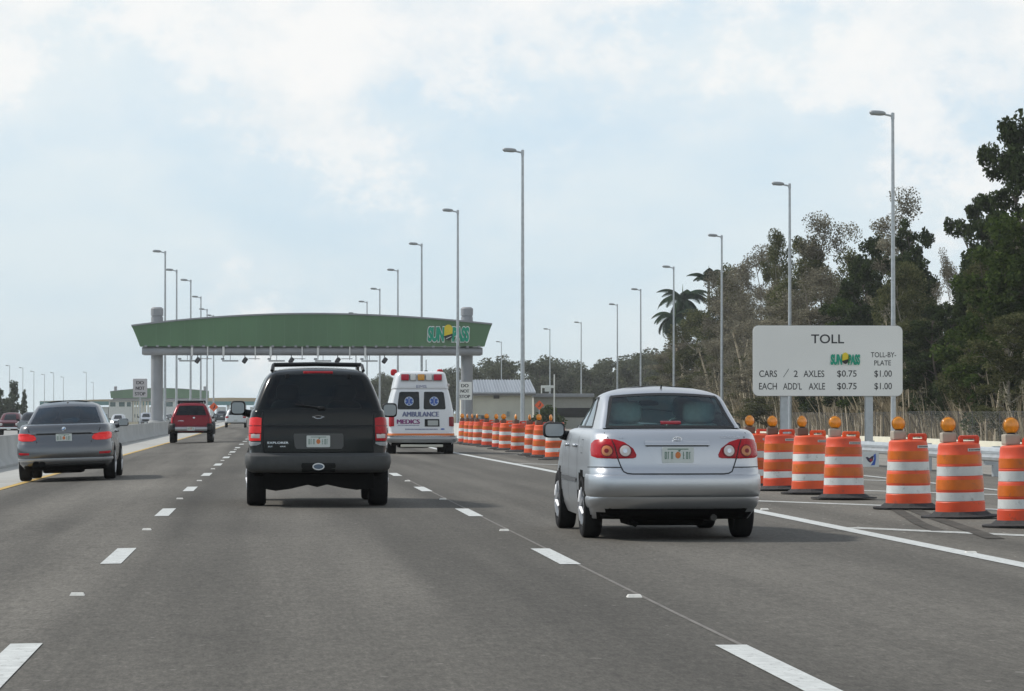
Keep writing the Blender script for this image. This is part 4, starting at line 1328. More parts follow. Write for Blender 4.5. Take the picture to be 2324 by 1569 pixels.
MB().prism(ellipse(0, .528, .078, .046), hy - .012, hy).build('hitch_badge', mat('badge white', (0.72, 0.74, 0.74), 0.3, .3), hc)
MB().prism(ellipse(0, .528, .062, .031), hy - .016, hy - .0125).build('hitch_badge_centre', mat('badge blue', (0.10, 0.14, 0.19), 0.4), hc)
# lower corner cladding
for sg in (1, -1):
    car.patch('corner_trim', [(sg * a, b) for a, b in ((.745, .845), (.90, .845), (.98, .855), (.98, .82), (.90, .79), (.80, .80), (.745, .82))], mat('corner trim grey', (0.32, 0.34, 0.35), 0.4), .01, rings=3)
# third brake light, wiper, roof rack
rt = interp(ch, 1.745)
MB().bbox(-.195, .195, car.surf(0, 1.748, 0, ch).y - .022, car.surf(0, 1.748, 0, ch).y + .05, 1.728, 1.768, .012).build('brake_light', M_RED, car.root)
wy = car.surf(0, 1.31, 0, ch).y
MB().tube([(.03, wy - .02, 1.285), (-.10, wy - .03, 1.305), (-.30, wy - .02, 1.335)], [.014, .010, .007], 6).superell((.04, wy - .015, 1.283), (.05, .03, .025), .6).build('wiper', M_BLKPL, car.root, smooth=50)
for x_ in (-.40, .40): MB().bbox(x_ - .025, x_ + .025, car.surf(.4, 1.70, 0, ch).y - .03, car.surf(.4, 1.70, 0, ch).y + .02, 1.675, 1.73, .01).build('glass_hinge', M_BLKPL, car.root)
rk = MB()
for sg in (-1, 1):
    rk.tube([(sg * .60, .62, 1.775), (sg * .585, .72, 1.845), (sg * .575, 1.0, 1.862), (sg * .575, 2.2, 1.862), (sg * .58, 2.45, 1.80)], .022, 8)
for y_ in (.78, 1.9): rk.tube([(-.575, y_, 1.862), (0, y_, 1.872), (.575, y_, 1.862)], .022, 8)
rk.build('roof_rack', mat('satin black metal', (0.03, 0.032, 0.034), 0.35, .3), car.root, smooth=50)
car.mirror(-1.06, 3.25, 1.29, .105, .10, M_BLKPL); car.mirror(1.05, 3.25, 1.26, .105, .10, M_BLKPL)
for y_ in (.95, 3.84):
    for sg in (-1, 1): car.wheel(sg * .80, y_, .375, .25, .215)
u = underbody(car, .66, .30, 4.3, .42, .62, None, False)
MB().tube([(-.74, .95, .36), (-.2, .95, .34), (0, .95, .36), (.2, .95, .34), (.74, .95, .36)], [.06, .05, .12, .05, .06], 10).bbox(-.60, -.1, .3, .6, .30, .46, .06).build('axle', M_UNDER, car.root, smooth=50)
MB().add([(-.72, .16, .46), (.72, .16, .46), (.72, .16, .25), (.5, .16, .22), (.30, .16, .25), (.12, .16, .29), (-.15, .16, .285), (-.36, .16, .235), (-.55, .16, .21), (-.72, .16, .24),
          (-.72, .5, .46), (.72, .5, .46), (.72, .5, .25), (.5, .5, .22), (.30, .5, .25), (.12, .5, .29), (-.15, .5, .285), (-.36, .5, .235), (-.55, .5, .21), (-.72, .5, .24)],
         [tuple(range(10)), tuple(range(19, 9, -1))] + [(i, (i + 1) % 10, 10 + (i + 1) % 10, 10 + i) for i in range(10)]).build('valance_and_shade', M_UNDER, car.root)  # black panel hung low to stand for underside parts and their shadow
M_SEATD = mat('dark seat cloth', (0.05, 0.055, 0.055), 0.9)
seats(car, 1.02, (1.75, 2.55), M_SEATD, .25, xs=(-.38, .38))
MB().box(-.80, .80, .25, 3.4, 1.269, 1.275).build('cargo_floor', M_INT, car.root)

# ---- grey sedan, left lane ------------------------------------------
P_GREY = paint('dark grey metallic paint', (0.165, 0.172, 0.182), 0.8, 0.27, coat=.2)
D = 62.0
pos = at(147, 1092, D)
cb = slices([(.20, .80, .30, 4.55), (.27, .845, .10, 4.70), (.33, .885, .03, 4.76), (.39, .905, .012, 4.80), (.46, .915, .0, 4.82), (.56, .921, .0, 4.83), (.64, .922, .012, 4.82), (.69, .920, .035, 4.78), (.74, .918, .062, 4.72), (.80, .914, .088, 4.6), (.848, .912, .104, 4.55), (.864, .911, .088, 4.5), (.92, .90, .098, 4.38), (.98, .882, .118, 4.1), (1.02, .86, .15, 3.95), (1.04, .835, .21, 3.75), (1.05, .79, .46, 3.55)],
    rx=.20, ry=.34, rb=.12)
ch = slices([(1.035, .79, .62, 3.62), (1.07, .78, .70, 3.52), (1.22, .712, 1.0, 3.05), (1.35, .652, 1.32, 2.66), (1.39, .62, 1.42, 2.52), (1.42, .575, 1.56, 2.4), (1.443, .50, 1.72, 2.28), (1.46, .37, 1.9, 2.15), (1.468, .2, 2.0, 2.1)],
    rx=.06, ry=.20, rb=.15, fx=.16, fy=.28, fb=.18, kr=.95, kf=.92)
car = Car('grey_sedan', (pos.x, D, zr(-3.5) + .0), 0, 'dark grey four door sedan with round trunk emblem in the left lane', 'car', cb, ch, P_GREY, roll=-.028)
car.build_body([.20, .235, .27, .30, .33, .36, .39, .425, .46, .51, .56, .61, .66, .69, .715, .74, .77, .80, .83, .848, .856, .864, .88, .92, .95, .98, 1.0, 1.02, 1.03, 1.04, 1.047, 1.05], [(1.10, .92), (3.99, .915)], .36, .30, arch_z=.33)
car.build_house([1.035, 1.06, 1.13, 1.20, 1.28, 1.355, 1.375, 1.39, 1.405, 1.42, 1.433, 1.443, 1.453, 1.46, 1.465, 1.468], 1, 5, [0, .2, .4, .6, .8, .975, 1], [0, .10, .17, .26, .38, .50, .53, .60, .75, .90, 1], [(2, 5), (6, 9)], G_BMW, side_glass=G_DARK)
for L_ in car.patch('tail_light', [(.525, .80), (.565, .845), (.68, .878), (.88, .888), (1.05, .872), (1.10, .825), (1.0, .768), (.80, .745), (.60, .742), (.535, .762)], M_REDB, .006, both=True, dome=.01):
    pass
seam(car, [(-.70, 1.01), (-.66, .90)], w=.007); seam(car, [(.70, 1.01), (.66, .90)], w=.007)
seam(car, [(-.52, .872), (.52, .872)], 'trunk_crease', .009)
seam(car, [(-.525, .74), (-.50, .685), (-.44, .662), (.44, .662), (.50, .685), (.525, .74)], w=.007)
car.plate(.792, y=car.surf(0, .79).y - .01, w=.30)
MB().lathe([(.038, 0), (.038, -.012), (.001, -.014)], 20, 'Y', (0, car.surf(0, .95).y - .004, .955), cap=False).build('emblem_ring', M_CHROME, car.root, smooth=50)
eq = MB()
for a0 in (0, 180): eq.prism([(0, .955)] + [(.028 * math.cos(rad(a0 + t)), .955 + .028 * math.sin(rad(a0 + t))) for t in range(0, 91, 15)], car.surf(0, .95).y - .0225, car.surf(0, .95).y - .0195)
eq.build('emblem_quarter', mat('emblem light blue', (0.06, 0.25, 0.6), 0.4), car.root)
bmp = car.band('bumper', -1.30, 1.30, [.70, .705, .68, .60, .50, .44, .42], P_GREY, [-.006, .010, .014, .016, .015, .010, -.004], 44)
car.band('lower_bumper', -1.30, 1.30, [.425, .415, .40, .375, .36], mat('light bumper lip', (0.42, 0.44, 0.46), 0.3, .5), [-.004, .014, .018, .016, -.004], 44)
car.band('rear_skirt', -1.25, 1.25, [.36, .33, .29, .26], P_GREY, [.0, .008, .0, -.04], 44)
for sg in (1, -1): car.patch('reflector', [(sg * a, b) for a, b in ((.66, .525), (.90, .535), (.92, .505), (.84, .49), (.66, .488))], M_RED, .018, rings=3)
MB().tube([(-.54, .03, .31), (-.54, .3, .31)], [.06, .055], 12).tube([(-.42, .03, .31), (-.42, .3, .31)], [.06, .055], 12).build('exhaust', M_UNDER, car.root, smooth=50)
side_line(car, 'door_gap', [(1.55, 1.03), (1.60, .80), (1.55, .34)], M_SEAM); side_line(car, 'door_gap', [(2.55, 1.03), (2.57, .34)], M_SEAM)
for sg in (1, -1):
    for y_ in (1.80, 2.75): MB().superell((sg * (side_x(car, y_, .88) + .018), y_, .88), (.022, .09, .02), .6).build('door_handle', P_GREY, car.root, smooth=50)
car.mirror(-.99, 3.2, 1.04, .11, .075, P_GREY); car.mirror(.99, 3.2, 1.04, .11, .075, P_GREY)
for y_ in (1.10, 3.99):
    for sg in (-1, 1): car.wheel(sg * .80, y_, .325, .225, .225)
underbody(car, .72, .32, 4.4, .17, .36)
MB().box(-.72, .72, .66, 3.4, 1.052, 1.058).build('parcel_shelf', M_INT, car.root)
seats(car, .74, (1.55,), M_SEATD, .26); seats(car, .80, (2.5,), M_SEATD, .24)
car.root.scale = (1, 1, 1.03)
MB().superell((0, 1.62, 1.44), (.02, .07, .03), .8).build('antenna_fin', P_GREY, car.root, smooth=50)

# ---- ambulance van ----------------------------------------------------
P_WHT = paint('white paint', (0.72, 0.74, 0.76), 0.0, 0.3, coat=.5)
D = 96.0
pos = at(957, 1037, D)
cb = slices([(.28, .90, .20, 5.2), (.36, .96, .02, 5.35), (.50, .98, 0, 5.45), (.60, .985, .0, 5.48), (.66, .985, .05, 5.48), (.80, .985, .055, 5.45), (1.0, .985, .06, 5.38), (1.2, .98, .07, 5.2), (1.34, .97, .08, 4.9), (1.38, .955, .085, 4.75)], rx=.12, ry=.20, rb=.04, kr=.975, kf=.93)
ch = slices([(1.37, .957, .085, 4.60), (1.45, .94, .09, 4.35), (1.70, .885, .11, 3.95), (1.88, .84, .14, 3.75), (1.945, .82, .16, 3.65), (1.96, .835, .13, 3.62), (2.02, .825, .14, 3.5), (2.25, .775, .19, 3.35), (2.40, .735, .24, 3.2), (2.45, .68, .32, 3.1), (2.475, .5, .6, 2.8)], rx=.12, ry=.20, rb=.04, fx=.2, fy=.35, fb=.12, kr=.975, kf=.93)
car = Car('ambulance', (pos.x, D, -.03), 0, 'white ambulance van with raised roof and row of red and amber lamps', 'ambulance', cb, ch, P_WHT)
car.build_body([.28, .32, .36, .43, .50, .55, .60, .63, .66, .73, .80, .90, 1.0, 1.1, 1.2, 1.28, 1.34, 1.38], [(1.15, .98), (4.65, .97)], .44, .34, arch_z=.40)
car.build_house([1.37, 1.40, 1.55, 1.70, 1.80, 1.86, 1.90, 1.94, 1.955, 1.97, 2.05, 2.15, 2.25, 2.33, 2.40, 2.43, 2.455, 2.475], 1, 5, [0, .2, .4, .6, .8, .92, 1], [0, .1, .3, .5, .62, .72, .76, .92, 1], [(5, 7)], G_DARK, rear_on=False)
M_BLUE = mat('roundel blue', (0.05, 0.12, 0.42), 0.5); M_PURP = mat('lettering purple', (0.22, 0.02, 0.16), 0.5); M_LBLUE = mat('lettering blue grey', (0.16, 0.18, 0.30), 0.5)
M_ORST = mat('orange stripe', (0.62, 0.16, 0.03), 0.5)
Tm = {}
def vsurf(a, b, off): return car.surf(a, b, off, ch if b > 1.375 else cb)
class _V: pass
def vpatch(nm, poly, m, off, parent=None, rings=4):
    return car.patch(nm, poly, m, off, parent=parent, rings=rings, T=ALL)
ALL = np.vstack([cb[cb[:, 0] < 1.36], ch[ch[:, 0] > 1.40]])
for sg in (1, -1):
    dr = vpatch('rear_door', [(sg * a, b) for a, b in ((.012, 1.925), (.74, 1.925), (.80, 1.70), (.86, 1.34), (.875, .68), (.012, .68))], P_WHT, .010)
    wn = vpatch('door_window', [(sg * a, b) for a, b in ((.075, 1.85), (.10, 1.865), (.60, 1.865), (.655, 1.84), (.69, 1.60), (.71, 1.38), (.68, 1.345), (.09, 1.345), (.06, 1.375))], G_DARK, .018, parent=dr)
    vpatch('window_backing', [(sg * a, b) for a, b in ((.075, 1.85), (.60, 1.865), (.655, 1.84), (.71, 1.38), (.68, 1.345), (.06, 1.375))], M_INT, .014, parent=dr)
    cx = sg * .37; cz = 1.585
    y0 = vsurf(.37, cz, 0).y - .02
    rd = MB().prism(ellipse(cx, cz, .135, .135, 28), y0 - .012, y0 - .002).build('roundel', mat('roundel pale', (0.55, 0.62, 0.72), 0.5), dr)
    st = MB()
    for k in range(3):
        a = rad(90 + 60 * k); d = Vector((math.cos(a), math.sin(a))) * .115; q = Vector((-math.sin(a), math.cos(a))) * .034
        P = [d + q, d - q, -d - q, -d + q]
        st.prism([(cx + p.x, cz + p.y) for p in P], y0 - .016 - k * .001, y0 - .0125)
    st.build('six_armed_star', M_BLUE, rd)
    MB().tube([(cx, y0 - .021, cz - .085), (cx, y0 - .021, cz + .085)], .008, 6).build('staff', M_LWHT, rd)
    tl = vpatch('tail_light', [(sg * a, b) for a, b in ((.81, 1.12), (.90, 1.13), (1.0, 1.12), (1.0, .85), (.90, .84), (.81, .85))], M_RED if sg < 0 else M_REDD, .02)
    MB().superell((sg * 1.12, 4.6, 1.28), (.10, .07, .16), .5).tube([(sg * 1.03, 4.65, 1.2), (sg * .9, 4.7, 1.15)], .03, 6).build('mirror', M_BLKPL, car.root, smooth=50)
    MB().superell((sg * .70, 3.0, 2.47), (.10, .14, .10), .6).build('corner_beacon', M_RED, car.root, smooth=50)
def vtext(s, w, h, x, z, m, off=.028, fat=.010): text_mb(s, w, h, x, z, off=.0, fat=fat, mapf=lambda a, b: vsurf(a, b, off)).build('lettering', m, car.root, recalc=False)
vtext('AMBULANCE', 1.07, .145, -.03, 1.205, M_LBLUE)
vtext('MEDICS', .66, .13, -.39, .985, M_PURP)
vtext('EMS', .30, .085, 0.0, 2.02, M_LBLUE, .014, .0)
fl = MB()
for k in range(16): fl.add([tuple(vsurf(-.70 + .04 * k + dx, z, .026)) for dx, z in ((0, .865), (.028, .865), (.028, .885), (0, .885))], [(0, 1, 2, 3)])
for k in range(24): fl.add([tuple(vsurf(-.48 + .04 * k + dx, z, .026)) for dx, z in ((0, .745), (.028, .745), (.028, .775), (0, .775))], [(0, 1, 2, 3)])
fl.build('small_lettering', M_LBLUE, car.root, recalc=False)
pr = vpatch('plate_recess', [(.09, 1.06), (.52, 1.06), (.53, .84), (.09, .84)], M_BLKPL, .022)
yy = vsurf(.3, .95, 0).y - .03
MB().prism(rrect(.18, .485, .87, 1.02, .01, 3), yy - .01, yy).build('license_plate', mat('plate grey', (0.42, 0.44, 0.42), 0.5), pr)
vpatch('oval_badge', [(a, b) for a, b in ellipse(.62, .765, .06, .022, 16)], M_BLUE, .022)
car.band('orange_stripe', -1.6, 1.6, [.575, .578, .635, .638], M_ORST, [0, .022, .022, 0], 60, T=ALL)
car.band('bumper', -1.12, 1.12, [.36, .37, .44, .52, .545, .56], mat('bumper steel', (0.34, 0.35, 0.36), 0.35, .6), [.0, .07, .10, .10, .08, .0], 44)
car.band('bumper_top', -1.10, 1.10, [.545, .548, .572, .574], M_CHROME, [.02, .095, .095, .02], 44)
MB().bbox(-.62, .62, -.22, .05, .235, .31, .02).build('step', mat('cream step', (0.55, 0.54, 0.46), 0.7), car.root)
for a, b, mm in ((-.60, -.37, 'r'), (-.33, -.17, 'w'), (-.11, .09, 'a'), (.13, .31, 'w'), (.36, .60, 'r')):
    y0 = vsurf(0, 2.29, 0).y
    hs = MB().bbox(a - .012, b + .012, y0 - .07, y0 + .1, 2.185, 2.395, .02).build('warning_lamp', mat('lamp bezel', (0.35, 0.36, 0.37), 0.4), car.root)
    MB().superell(((a + b) / 2, y0 - .07, 2.29), ((b - a) / 2, .03, .088), .3).build('lamp_lens', {'r': lens_mat('beacon red', (0.50, 0.02, 0.05)), 'w': mat('beacon clear', (0.72, 0.72, 0.70), 0.2), 'a': mat('beacon amber', (0.68, 0.30, 0.02), 0.25, coat=.6)}[mm], hs, smooth=50)
MB().lathe([(.05, 0), (.045, .05), (.001, .06)], 12, 'X', (.78, .3, 2.06), cap=False).build('side_lamp', M_LENS, car.root)
side_line(car, 'side_stripe', [(.5, .605), (5.0, .605)], M_ORST, .03, .004)
for y_ in (1.15, 4.65):
    for sg in (-1, 1): car.wheel(sg * .85, y_, .385, .27, .21)
underbody(car, .72, .35, 5.0, .30, .55)
MB().tube([(-.8, 1.15, .38), (0, 1.15, .36), (.8, 1.15, .38)], [.06, .13, .06], 10).build('axle', M_UNDER, car.root, smooth=50)
MB().superell((-.2, .7, .28), (.5, .3, .08), .5).build('fuel_tank', M_UNDER, car.root)
MB().tube([(.25, 2.4, 2.46), (.25, 2.4, 2.85)], .012, 5).lathe([(.06, 0), (.05, .05), (.001, .06)], 10, 'Z', (.25, 2.4, 2.47), cap=False).build('antenna', M_BLKPL, car.root)

# ---- red SUV with black fenders -----------------------------------------
P_REDP = mat('dark red paint', (0.20, 0.008, 0.018), 0.25, 0.2, var=.03, spec=.35)
D = 137.0
pos = at(433.5, 1005, D)
cb = slices([(.42, .80, .15, 4.2), (.50, .86, .02, 4.35), (.60, .875, .0, 4.42), (.70, .88, .03, 4.44), (.85, .88, .06, 4.42), (1.0, .87, .07, 4.3), (1.10, .85, .08, 4.1), (1.14, .83, .10, 3.8)], rx=.12, ry=.2, rb=.06)
ch = slices([(1.13, .835, .10, 3.5), (1.17, .82, .11, 3.4), (1.40, .73, .25, 2.95), (1.56, .655, .36, 2.6), (1.62, .60, .44, 2.45), (1.67, .5, .6, 2.3), (1.685, .35, .9, 2.1)], rx=.1, ry=.16, rb=.06, fx=.14, fy=.25, fb=.12, kr=.965, kf=.95)
car = Car('red_suv', (pos.x, D, zr(-3.2)), 0, 'dark red sport utility vehicle with black fender flares in the left lane', 'suv', cb, ch, P_REDP)
car.build_body([.42, .46, .50, .55, .60, .65, .70, .77, .85, .92, 1.0, 1.05, 1.10, 1.125, 1.14], [(.80, .88), (3.45, .87)], .42, .32, arch_z=.38)
car.build_house([1.13, 1.16, 1.28, 1.40, 1.50, 1.56, 1.60, 1.635, 1.66, 1.675, 1.685], 1, 5, [0, .25, .5, .75, .93, 1], [0, .08, .14, .25, .38, .42, .55, .68, .72, .88, 1], [(2, 4), (5, 7), (8, 9)], G_DARK)
for sg in (1, -1):
    car.patch('tail_light', [(sg * a, b) for a, b in ((.78, 1.06), (.90, 1.05), (.92, .84), (.78, .84))], M_RED, .008, rings=3)
    for y_ in (.80, 3.45):
        pts = [(sg * (.885), y_ + .45 * math.cos(t * PI / 10), .38 + .45 * math.sin(t * PI / 10)) for t in range(11)]
        MB().tube(pts, .085, 8).build('fender_flare', M_BLKPL, car.root, smooth=60)
car.band('bumper', -.80, .80, [.50, .51, .56, .64, .67, .68], mat('silver bumper', (0.42, 0.43, 0.44), 0.4, .5), [0, .04, .06, .06, .04, 0], 30)
for sg in (1, -1): car.band('bumper_end', sg * .66, sg * 1.15, [.44, .46, .56, .74, .80, .82], M_BLKPL, [0, .05, .075, .075, .05, 0], 10)
car.plate(.60, y=car.surf(0, .6).y - .062)
car.line('liftgate_gap', [(-.74, 1.1), (-.74, .72), (.74, .72), (.74, 1.1)], M_SEAM, .008, .003)
text_mb('XTERRA', .25, .035, -.42, .93, mapf=lambda a, b: car.surf(a, b, .006)).build('badge', M_CHROME, car.root, recalc=False)
MB().prism(ellipse(.12, 1.06, .05, .035, 16), car.surf(.1, 1.06).y - .012, car.surf(.1, 1.06).y - .002).build('emblem', M_CHROME, car.root)
rk = MB()
for sg in (-1, 1): rk.tube([(sg * .56, .7, 1.66), (sg * .55, .75, 1.76), (sg * .55, 2.2, 1.76), (sg * .55, 2.3, 1.67)], .03, 6)
for y_ in (.75, 1.2, 1.7, 2.2): rk.tube([(-.55, y_, 1.76), (.55, y_, 1.76)], .025, 6)
rk.bbox(-.5, .5, .70, .78, 1.69, 1.77, .02)
rk.build('roof_rack', M_BLKPL, car.root, smooth=50)
car.mirror(-.98, 3.0, 1.12, .10, .08, M_BLKPL); car.mirror(.98, 3.0, 1.12, .10, .08, M_BLKPL)
for y_ in (.80, 3.45):
    for sg in (-1, 1): car.wheel(sg * .78, y_, .375, .25, .2)
underbody(car, .66, .3, 3.9, .40, .60, None, False)
seats(car, .98, (1.6, 2.4), mat('tan seat cloth', (0.22, 0.10, 0.06), 0.9), .25)

# ---- small far vehicles --------------------------------------------------
def far_vehicle(name, label, cat, loc, rz, col, kind, front=False, lit=False, group=None, sc=1.0, metal=.2):
    P = mat('paint ' + name + ' %.2f %.2f' % (col[0], loc[1]), col, .3, metal, var=.03, spec=.3)
    if kind == 'sedan':
        cb = slices([(.22, .80, .2, 4.4), (.35, .87, .02, 4.55), (.55, .88, 0, 4.6), (.70, .875, .04, 4.55), (.90, .86, .09, 4.3), (1.0, .82, .2, 3.8), (1.02, .78, .4, 3.5)])
        ch = slices([(1.01, .77, .55, 3.6), (1.06, .76, .65, 3.5), (1.36, .62, 1.2, 2.6), (1.43, .55, 1.5, 2.3), (1.46, .4, 1.8, 2.1)], rb=.12, kr=.94, kf=.93)
        zb = [.22, .28, .35, .45, .55, .63, .70, .8, .90, .95, 1.0, 1.01, 1.02]; zh = [1.01, 1.05, 1.15, 1.25, 1.35, 1.40, 1.43, 1.45, 1.46]; w = .80; r = .32; ax = (1.0, 3.65)
    else:
        cb = slices([(.38, .84, .2, 4.6), (.48, .91, .02, 4.8), (.62, .93, 0, 4.9), (.75, .93, .05, 4.88), (1.0, .92, .08, 4.8), (1.10, .90, .1, 4.5), (1.18, .87, .12, 3.9)])
        ch = slices([(1.17, .87, .13, 3.7), (1.22, .855, .15, 3.6), (1.6, .74, .30, 2.9), (1.70, .68, .4, 2.6), (1.76, .55, .6, 2.4), (1.78, .4, .9, 2.1)], rb=.06, kr=.96, kf=.95)
        zb = [.38, .43, .48, .55, .62, .68, .75, .88, 1.0, 1.05, 1.10, 1.15, 1.18]; zh = [1.17, 1.21, 1.32, 1.45, 1.58, 1.65, 1.70, 1.74, 1.77, 1.78]; w = .82; r = .38; ax = (.95, 3.8)
    c = Car(name, loc, rz, label, cat, cb, ch, P, group=group)
    c.root.scale = (sc, sc, sc)
    c.build_body(zb, [(a, w + .08) for a in ax], r + .06, .3, arch_z=r)
    c.build_house(zh, 1, 4 if kind == 'sedan' else 5, [0, .3, .6, .9, 1], [0, .1, .2, .45, .5, .8, .9, 1], [(2, 3), (4, 5)], G_DARK)
    for a in ax:
        for sg in (-1, 1): c.wheel(sg * w, a, r, .22, r * .62)
    underbody(c, .66, .3, 4.2, .25 if kind == 'sedan' else .4, .55, None, False)
    for sg in (1, -1):
        zt = .84 if kind == 'sedan' else 1.0
        c.patch('tail_light', [(sg * x, z) for x, z in ((.62, zt + .08), (.9, zt + .07), (.92, zt - .08), (.62, zt - .08))], M_RED, .008, rings=3)
        yf = interp(cb, .78)[3]
        M_HL = mat('lit headlamp', (0.8, 0.78, 0.7), 0.2, emit=(1, .93, .75), estr=6.0) if lit else mat('headlamp', (0.6, 0.6, 0.58), 0.2)
        zh_ = .68 if kind == 'sedan' else .86
        MB().superell((sg * .66, yf - .14, zh_), (.17, .15, .11), .6).build('headlight', M_HL, c.root, smooth=50)
        c.mirror(sg * 1.0, 3.1, 1.05 if kind == 'sedan' else 1.22, .1, .08, M_BLKPL, glass=False)
    yf = interp(cb, .6)[3]
    zg = .62 if kind == 'sedan' else .82
    MB().bbox(-.42, .42, yf - .16, yf + .02, zg - .12, zg + .12, .03).build('grille', M_BLKPL, c.root)
    if kind != 'sedan':
        MB().bbox(-.86, .86, yf - .25, yf + .09, .50, .66, .05).build('front_bumper', M_CHROME if not metal else mat('front bumper grey', (0.1, 0.1, 0.1), 0.5), c.root)
    MB().prism(rrect(-.15, .15, .44, .59, .01, 2), yf + .095, yf + .105).build('license_plate', M_PLATE, c.root)
    MB().prism(rrect(-.15, .15, .62, .77, .01, 2), -.035, -.02).build('license_plate', M_PLATE, c.root)
    return c
def fpos(x, Y, z): p = at(x, 936, Y); return (p.x, Y, z)
c = far_vehicle('white_hatchback', 'white car far ahead in the left lane beside the black suv mirror', 'car', fpos(535, 262, 0), 0, (.72, .74, .75), 'suv')
c.root.scale = (.93, .93, .84)
MB().bbox(-.5, .5, .8, 2.2, 1.78, 1.86, .03).build('roof_rack', M_BLKPL, c.root)
far_vehicle('dark_sedan', 'small dark sedan far ahead beside the orange warning sign', 'car', fpos(503, 420, 0), 0, (.10, .11, .12), 'sedan')
far_vehicle('red_pickup', 'dark red oncoming truck with chrome bumper at the left edge', 'truck', (at(20, 936, 258).x + .0, 258 + 4.9, zopp(258)), PI, (.085, .009, .014), 'suv', True, metal=0)
far_vehicle('dark_suv', 'dark oncoming suv with a glowing headlight behind the grey sedan', 'suv', (at(68, 936, 236).x, 236 + 4.9, zopp(236)), PI, (.012, .014, .02), 'suv', True, True, metal=0)
far_vehicle('silver_pickup', 'silver oncoming truck with both headlights lit beyond the grey sedan', 'truck', (at(267, 936, 455).x, 455 + 4.9, zopp(455) - .15), PI, (.45, .48, .50), 'suv', True, True, sc=1.15)
far_vehicle('blue_van', 'far dark fronted van left of the gantry column', 'van', (at(331, 936, 520).x, 520 + 4.9, zopp(520)), PI, (.35, .38, .42), 'suv', True, sc=1.25)
far_vehicle('far_silver_sedan', 'far silver car seen between gantry column and red suv', 'car', (at(380, 936, 560).x, 560, zopp(560) + .6), PI, (.5, .52, .53), 'sedan', True)
# ------------------------------------------------------------------ toll sign
M_SIGN = mat('white sign sheeting', (0.83, 0.83, 0.79), 0.45, var=0.03, vscale=0.8)
M_SBACK = mat('sign back aluminium', (0.36, 0.37, 0.37), 0.5, .4)
M_INK = mat('sign black', (0.03, 0.032, 0.036), 0.6)
SD = 86.0
c0 = at(1878, 819.5, SD)
sg_ = empty('toll_sign', (c0.x, SD, -.4)); tag(sg_, 'large white toll price sign on two grey posts', 'sign')
ox, oz = c0.x, -.4
XS = lambda x: at(x, 819.5, SD).x - ox
ZS = lambda y: at(1878, y, SD).z - oz
# numbers below are pixels in the 2600..3200 / 1130..1430 close view
def q(x): return (2600 + x / 3.8733) / 1.549
def qy(y): return (1130 + y / 3.8733) / 1.549
x0, x1, z0, z1 = XS(q(183)), XS(q(2215)), ZS(qy(1015)), ZS(qy(62))
pn = MB().prism(rrect(x0, x1, z0, z1, .15, 8), -.03, 0).build('sign_panel', M_SIGN, sg_)
MB().prism(rrect(x0 - .012, x1 + .012, z0 - .012, z1 + .012, .16, 8), .001, .02).build('panel_back', M_SBACK, sg_)
for k in range(3):
    z = z0 + (z1 - z0) * (.2 + .3 * k)
    MB().bbox(x0 + .2, x1 - .2, .021, .08, z - .04, z + .04, .01).build('stringer', M_GALV, sg_)
for x in (q(620), q(1775)):
    px_ = XS(x)
    MB().box(px_ - .095, px_ + .095, .085, .10, -.6, z1 - .1).box(px_ - .095, px_ + .095, .27, .285, -.6, z1 - .1).box(px_ - .012, px_ + .012, .10, .27, -.6, z1 - .1).build('post', M_GALV, sg_)
def sign_text(s, a, b, c, d, off=.0):
    X0, X1, Z0, Z1 = XS(q(a)), XS(q(b)), ZS(qy(d)), ZS(qy(c))
    text_mb(s, X1 - X0, Z1 - Z0, (X0 + X1) / 2, (Z0 + Z1) / 2, -.034, off=off + .005).build('lettering', M_INK, pn, recalc=False)
sign_text('TOLL', 972, 1420, 178, 302, .004)
sign_text('TOLL-BY-', 1785, 2128, 420, 490)
sign_text('PLATE', 1832, 2058, 532, 600)
sign_text('CARS', 265, 507, 670, 760); sign_text('/', 590, 672, 648, 762, -.03); sign_text('2', 735, 790, 670, 758); sign_text('AXLES', 868, 1150, 670, 760)
sign_text('$0.75', 1325, 1590, 668, 768); sign_text('$1.00', 1832, 2070, 668, 768)
sign_text('EACH', 262, 505, 840, 930); sign_text("ADD'L", 590, 845, 838, 930); sign_text('AXLE', 938, 1160, 840, 930)
sign_text('$0.75', 1325, 1590, 838, 940); sign_text('$1.00', 1832, 2070, 838, 940)
lp = MB().prism(rrect(XS(q(1230)), XS(q(1660)), ZS(qy(595)), ZS(qy(415)), .02, 3), -.0335, -.0305).build('logo_panel', M_SIGN, pn)
sun_logo(lp, (XS(q(1650)) - XS(q(1240))) * 1.02, XS(q(1435)), (ZS(qy(520))), -.036, outline=False)

# do not stop signs
def dns(x0, x1, y0, y1, Y, label, name='do_not_stop_sign', post=True, col=None):
    c = at((x0 + x1) / 2, (y0 + y1) / 2, Y)
    r = empty(name, (c.x, Y, 0)); tag(r, label, 'sign', 'do not stop signs')
    hx = (x1 - x0) / 2 * Y / 7400; hz = (y1 - y0) / 2 * Y / 7400
    p = MB().prism(rrect(-hx, hx, c.z - hz, c.z + hz, .05, 4), -.02, 0).build('sign_panel', col or M_SIGN, r)
    for s, k in (('DO', .58), ('NOT', -.02), ('STOP', -.62)):
        text_mb(s, hx * (1.0 if s == 'DO' else 1.2 if s == 'NOT' else 1.45), hz * .36, 0, c.z + hz * k, -.024, fat=.014).build('lettering', M_INK, p, recalc=False)
    MB().bbox(-.05, .05, .005, .07, -.4, c.z + hz * .9, .01).build('post', M_GALV, r)
    return r
dns(302, 334, 860, 902, 236, 'shaded do not stop sign left of the left gantry column', col=mat('shaded sign sheeting', (0.50, 0.48, 0.49), 0.5))  # white sheeting coloured greyer to show this sign in shade
dns(1039, 1071, 867, 908, 236, 'white do not stop sign in front of the right gantry column')

